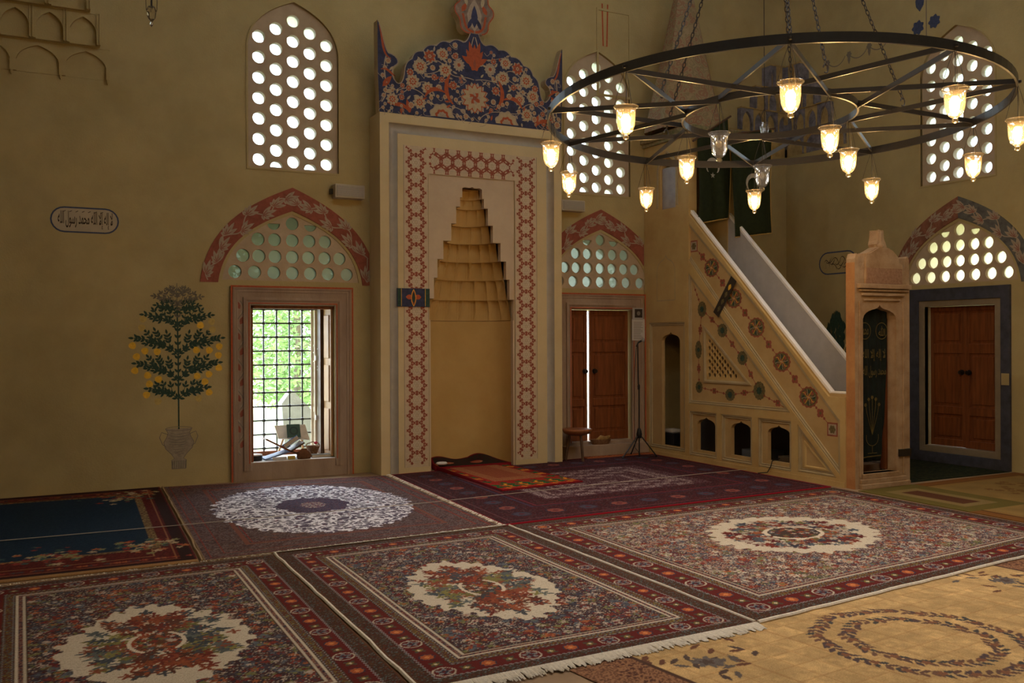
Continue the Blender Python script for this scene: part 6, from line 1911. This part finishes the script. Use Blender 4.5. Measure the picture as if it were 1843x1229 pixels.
rug('carpet', [(6.72, 10.70), (7.79, 10.70), (7.79, 10.80), (6.72, 10.80)], runner(), 'narrow orange runner along the step of the closed window', z=0.028, wave=0.0)

# ------------------------------------------------------------------ things on the sill of the open window
SZ = 0.2075
tin = empty('lidded_tin', (2.455, 11.14, SZ), 'black round tin with a white lid on the window sill', 'tin')
b = MB(); b.lathe([(0, 0), (0.085, 0), (0.09, 0.012), (0.088, 0.06), (0, 0.06)], (2.455, 11.14, SZ), 20); b.build('body', black_plastic, tin)
b = MB(); b.lathe([(0.086, 0.06), (0.086, 0.07), (0.03, 0.078), (0, 0.079)], (2.455, 11.14, SZ), 20); b.build('lid', white_stone, tin, smooth=True)
b = MB(); b.tube([(2.435, 11.14, SZ + 0.08), (2.455, 11.14, SZ + 0.105), (2.475, 11.14, SZ + 0.08)], 0.004, 5); b.build('knob', iron, tin)
def board(b, a, c, y0, y1, th=0.018):
    """plank seen end-on between two (x, z) points"""
    a = Vector(a); c = Vector(c); d = (c - a).normalized(); n = Vector((-d.y, d.x)) * th / 2
    vs = []
    for y in (y0, y1):
        for p in (a - n, c - n, c + n, a + n): vs.append((p.x, y, p.y))
    b.add(vs, [(0, 1, 2, 3), (7, 6, 5, 4), (0, 4, 5, 1), (1, 5, 6, 2), (2, 6, 7, 3), (3, 7, 4, 0)])
bs_ = empty('folding_bookstand', (2.83, 11.15, SZ), 'dark wooden folding bookstand crossed on the window sill', 'bookstand')
b = MB(); board(b, (2.57, 0.455), (2.86, 0.30), 11.06, 11.26); b.build('leaf', wood, bs_)
b = MB(); board(b, (2.86, 0.30), (3.04, 0.218), 11.06, 11.26); b.build('leg', wood_dark, bs_)
b = MB(); board(b, (2.865, 0.30), (3.02, 0.392), 11.06, 11.26); b.build('leaf', wood_dark, bs_)
b = MB(); board(b, (2.56, 0.218), (2.86, 0.30), 11.06, 11.26); b.build('leg', mat('blue_worn_wood', (0.16, 0.20, 0.34), 0.6, vary=0.3, scale=10), bs_)
def book(name, p, size, rot, cover, label, group=None):
    """p: centre of the lower face; lies with its spine along local X"""
    root = empty(name, p, label, 'book', group)
    root.rotation_euler = rot
    w, d, h = size
    b = MB(); b.box((-w / 2, -d / 2, 0), (w / 2, d / 2, 0.006)); b.box((-w / 2, -d / 2, h - 0.006), (w / 2, d / 2, h)); b.box((-w / 2, -d / 2, 0), (-w / 2 + 0.006, d / 2, h))
    c = b.build('cover', cover, None); c.parent = root
    b = MB(); b.box((-w / 2 + 0.006, -d / 2 + 0.005, 0.006), (w / 2 - 0.006, d / 2 - 0.005, h - 0.006)); c = b.build('pages', mat('book_pages', (0.55, 0.46, 0.33), 0.9, scale=120, vary=0.1, stretch=(0.1, 0.1, 3)), None); c.parent = root
    return root
book('book', (2.89, 11.145, 0.372), (0.20, 0.15, 0.055), (R(-12), R(-32), R(0)), mat('glossy_blue_cover', (0.10, 0.20, 0.48), 0.25), 'thick blue book lying on the crossed bookstand')
bs2 = empty('open_bookstand', (2.96, 11.36, SZ), 'pale wooden open bookstand holding a green book at the grille', 'bookstand')
b = MB(); b.add([(2.78, 11.33, 0.43), (3.145, 11.29, 0.405), (3.12, 11.40, 0.575), (2.76, 11.44, 0.575), (2.78, 11.35, 0.42), (3.145, 11.31, 0.395), (3.12, 11.42, 0.567), (2.76, 11.46, 0.567)],
               [(0, 1, 2, 3), (7, 6, 5, 4), (0, 4, 5, 1), (1, 5, 6, 2), (2, 6, 7, 3), (3, 7, 4, 0)]); b.build('board', mat('pale_beech_board', (0.50, 0.43, 0.34), 0.6, vary=0.1, scale=12), bs2)
b = MB(); b.bar((2.86, 11.40, 0.44), (2.80, 11.48, SZ), 0.02, 0.03, (0, 1, 0)); b.build('leg', wood_pale, bs2); b = MB(); b.bar((3.06, 11.37, 0.44), (3.12, 11.46, SZ), 0.02, 0.03, (0, 1, 0)); b.build('leg', wood_pale, bs2)
gb = book('book', (2.965, 11.352, 0.497), (0.155, 0.175, 0.03), (R(58), 0, R(-6)), mat('dark_green_cover', (0.030, 0.060, 0.040), 0.5), 'dark green book with ring emblem standing on the pale bookstand')
b = MB()
for k in range(20):
    a0, a1 = 2 * PI * k / 20, 2 * PI * (k + 0.8) / 20
    b.add([(r_ * math.cos(a), r_ * math.sin(a) * 1.05, 0.0305) for r_, a in ((0.035, a0), (0.052, a0), (0.052, a1), (0.035, a1))], [(0, 1, 2, 3)])
c = b.build('ring_emblem', mat('emblem_dark', (0.012, 0.022, 0.018), 0.5), None); c.parent = gb
bk = empty('flower_basket', (3.17, 11.24, SZ), 'small wicker basket with a red flower on the window sill', 'basket')
b = MB(); b.lathe([(0, 0), (0.055, 0), (0.06, 0.02), (0.085, 0.075), (0.092, 0.08), (0.08, 0.078), (0.05, 0.02), (0, 0.015)], (3.17, 11.24, SZ + 0.04), 16); b.build('bowl', wick, bk)
b = MB(); b.lathe([(0, 0), (0.06, 0), (0.05, 0.04), (0, 0.04)], (3.17, 11.24, SZ), 12); b.build('foot', wick, bk)
b = MB(); b.tube([(3.085, 11.24, SZ + 0.12), (3.10, 11.24, SZ + 0.15), (3.17, 11.24, SZ + 0.17), (3.24, 11.24, SZ + 0.15), (3.255, 11.24, SZ + 0.12)], 0.006, 6); b.build('handle', wick, bk)
b = MB(); b.lathe([(0, -0.02), (0.02, -0.005), (0.024, 0.01), (0, 0.022)], (3.20, 11.22, SZ + 0.155), 8); b.build('flower', mat('red_petal', (0.55, 0.03, 0.08), 0.6), bk, smooth=True)
b = MB(); b.lathe([(0, 0), (0.07, 0.0), (0.085, 0.03), (0.07, 0.08), (0.03, 0.105), (0.035, 0.12), (0, 0.118)], (0, 0, 0), 14)
o = b.build('cloth_bag', mat('brown_cloth', (0.13, 0.055, 0.022), 0.9, vary=0.4, scale=18, bump=0.6, bscale=20), None, smooth=True)
for v in o.data.vertices: v.co = Vector((3.0 + v.co.x * 1.08 + 0.006 * math.sin(v.co.z * 60), 11.018 + v.co.y * 0.45, SZ + v.co.z))
tag(o, 'crumpled brown cloth bag between the bookstand and basket', 'bag')
book('book', (3.225, 11.09, SZ + 0.001), (0.23, 0.11, 0.035), (0, 0, R(-8)), mat('worn_grey_cover', (0.20, 0.19, 0.16), 0.7, vary=0.2), 'worn grey book lying flat beside the brown bag')
o = MB(); o.box((2.64, 11.02, SZ + 0.001), (2.80, 11.055, SZ + 0.035)); o = o.build('paper_packet', paper_m, None, bevel=0.004); tag(o, 'white paper packet below the crossed bookstand', 'packet')
o = MB(); o.box((2.815, 11.02, SZ + 0.001), (2.90, 11.055, SZ + 0.04)); o = o.build('small_box', mat('yellow_card', (0.45, 0.32, 0.05), 0.6), None, bevel=0.004); tag(o, 'small yellow box on the window sill', 'box')
# ------------------------------------------------------------------ things inside the pulpit arches
am = empty('amplifier', (8.12, 10.66, 0), 'black amplifier case under the pulpit arch', 'amplifier')
b = MB(); b.box((7.98, 10.49, 0.005), (8.27, 10.84, 0.30)); b.build('case', black_plastic, am, bevel=0.008)
b = MB(); b.box((7.972, 10.52, 0.10), (7.981, 10.81, 0.125)); b.build('front_strip', grille_m, am)
o = MB(); o.box((8.02, 10.58, 0.3005), (8.2, 10.78, 0.345)); o = o.build('white_adapter', white_stone, None, bevel=0.01); tag(o, 'small white device on top of the black amplifier', 'device')
o = MB(); o.box((8.05, 8.82, 0.005), (8.40, 9.20, 0.22)); o = o.build('storage_box', mat('dull_blue_card', (0.10, 0.11, 0.14), 0.8), None, bevel=0.006); tag(o, 'dull blue storage box inside the middle pulpit arch', 'box')
o = MB(); o.box((8.05, 8.18, 0.005), (8.40, 8.56, 0.20)); o = o.build('storage_box', mat('dull_brown_card', (0.10, 0.07, 0.045), 0.8), None, bevel=0.006); tag(o, 'dull brown storage box inside the pulpit arch nearest the stair foot', 'box')
o = MB(); o.tube([(7.95, 8.42, 0.19), (7.83, 8.42, 0.17), (7.815, 8.43, 0.10), (7.80, 8.47, 0.03), (7.70, 8.52, 0.022)], 0.006, 6); tag(o.build('cable', black_plastic, None), 'short black cable coming out of a pulpit arch', 'cable')
o = MB(); o.lathe([(0, 0), (0.05, 0), (0.06, 0.015), (0.045, 0.03), (0, 0.034)], (4.78, 10.73, 0.0), 12); o = o.build('folded_cloth', mat('white_cloth', (0.65, 0.63, 0.60), 0.9), None, smooth=True)
for v in o.data.vertices: v.co.x = 4.62 + (v.co.x - 4.78) * 1.3; v.co.z += 0.072; v.co.y -= 0.03
tag(o, 'small white folded cloth on the prayer mat in the niche', 'cloth')

# ------------------------------------------------------------------ outside the windows
grass_m = mat('pale_gravel_grass', (0.62, 0.62, 0.48), 0.95, scale=1.2, col2=(0.40, 0.46, 0.24))
b = MB(); b.plate([(-25, 11.7), (40, 11.7), (40, 45), (-25, 45)], [], -0.5, -0.25, lambda u, v, w: (u, v, w)); b.plate([(11.22, -20), (40, -20), (40, 11.69), (11.22, 11.69)], [], -0.5, -0.25, lambda u, v, w: (u, v, w))
tag(b.build('ground', grass_m), 'pale sunlit ground outside the windows', kind='structure')
leaf_m = mat('bright_leaf', (0.14, 0.26, 0.07), 0.6, scale=3, col2=(0.28, 0.40, 0.15))
ln_ = leaf_m.node_tree; lb = ln_.nodes['Principled BSDF']; lb.inputs['Transmission Weight'].default_value = 0.0
bark_m = mat('grey_bark', (0.20, 0.16, 0.12), 0.9, vary=0.3, scale=12)
def tree(x, y, h, rad, n, label, low=0.3):
    root = empty('garden_tree', (x, y, -0.25), label, 'tree', 'trees in the garden outside')
    b = MB(); rn = random.Random(int(x * 100 + y * 10))
    b.tube([(x, y, -0.25), (x + 0.08, y, h * 0.35), (x - 0.05, y + 0.1, h * 0.7), (x, y, h * 0.92)], [0.10, 0.08, 0.05, 0.02], 7)
    for k in range(7):
        z = h * (0.2 + 0.09 * k); a = rn.random() * 6.3
        b.tube([(x, y, z), (x + rad * 0.5 * math.cos(a), y + rad * 0.5 * math.sin(a), z + 0.3), (x + rad * 0.8 * math.cos(a), y + rad * 0.8 * math.sin(a), z + 0.75)], [0.035, 0.022, 0.01], 5)
    b.build('trunk', bark_m, root)
    vs = []; fs = []
    for i in range(n):
        t = rn.random(); z = low + (h - low) * t
        rr_ = rad * math.sqrt(rn.random()) * (0.55 + 0.45 * math.sin(PI * min(1, t * 0.9 + 0.1)))
        a = rn.random() * 2 * PI
        c = Vector((x + rr_ * math.cos(a), y + rr_ * math.sin(a), z))
        u = Vector((rn.gauss(0, 1), rn.gauss(0, 1), rn.gauss(0, 0.6))).normalized(); w = u.cross(Vector((rn.gauss(0, 1), rn.gauss(0, 1), rn.gauss(0, 1)))).normalized()
        s1, s2 = rn.uniform(0.06, 0.12), rn.uniform(0.02, 0.04)
        k = len(vs); vs += [tuple(c - u * s1), tuple(c + w * s2), tuple(c + u * s1), tuple(c - w * s2)]; fs.append((k, k + 1, k + 2, k + 3))
    b = MB(); b.add(vs, fs); o = b.build('foliage', leaf_m, root, recalc=False); o['kind'] = 'stuff'
tree(4.9, 18.6, 4.6, 1.15, 6000, 'leafy tree behind the grille of the open window, left of the stone slab')
tree(7.5, 19.6, 4.6, 1.3, 6000, 'leafy tree beyond the stone slab behind the grille')
tree(5.6, 22.5, 5.2, 1.9, 7000, 'tall leafy tree farther back behind the grille')
tree(13.6, 19.0, 4.4, 1.2, 4500, 'leafy tree outside the closed window')
tree(17.0, 22.5, 4.6, 1.5, 4000, 'leafy tree far outside beyond the closed window')
sl = MB()
sl_pts = [(3.55, 0.0, -0.25), (4.15, 0.1, -0.25), (4.15, 0.3, -0.25), (3.55, 0.25, -0.25), (3.50, 0.05, 0.66), (4.10, 0.15, 0.42), (4.10, 0.35, 0.42), (3.50, 0.30, 0.66), (3.66, 0.1, 0.86), (3.66, 0.3, 0.86)]
sl.add([(x, 14.0 + y, z) for x, y, z in sl_pts], [(0, 3, 2, 1), (0, 1, 5, 8, 4), (3, 7, 9, 6, 2), (1, 2, 6, 5), (0, 4, 7, 3), (4, 8, 9, 7), (8, 5, 6, 9)])
tag(sl.build('stone_slab', mat('pale_grave_stone', (0.13, 0.128, 0.122), 0.9, vary=0.15, scale=5, bump=0.3)), 'tilted pale stone slab standing in the garden', 'stone')
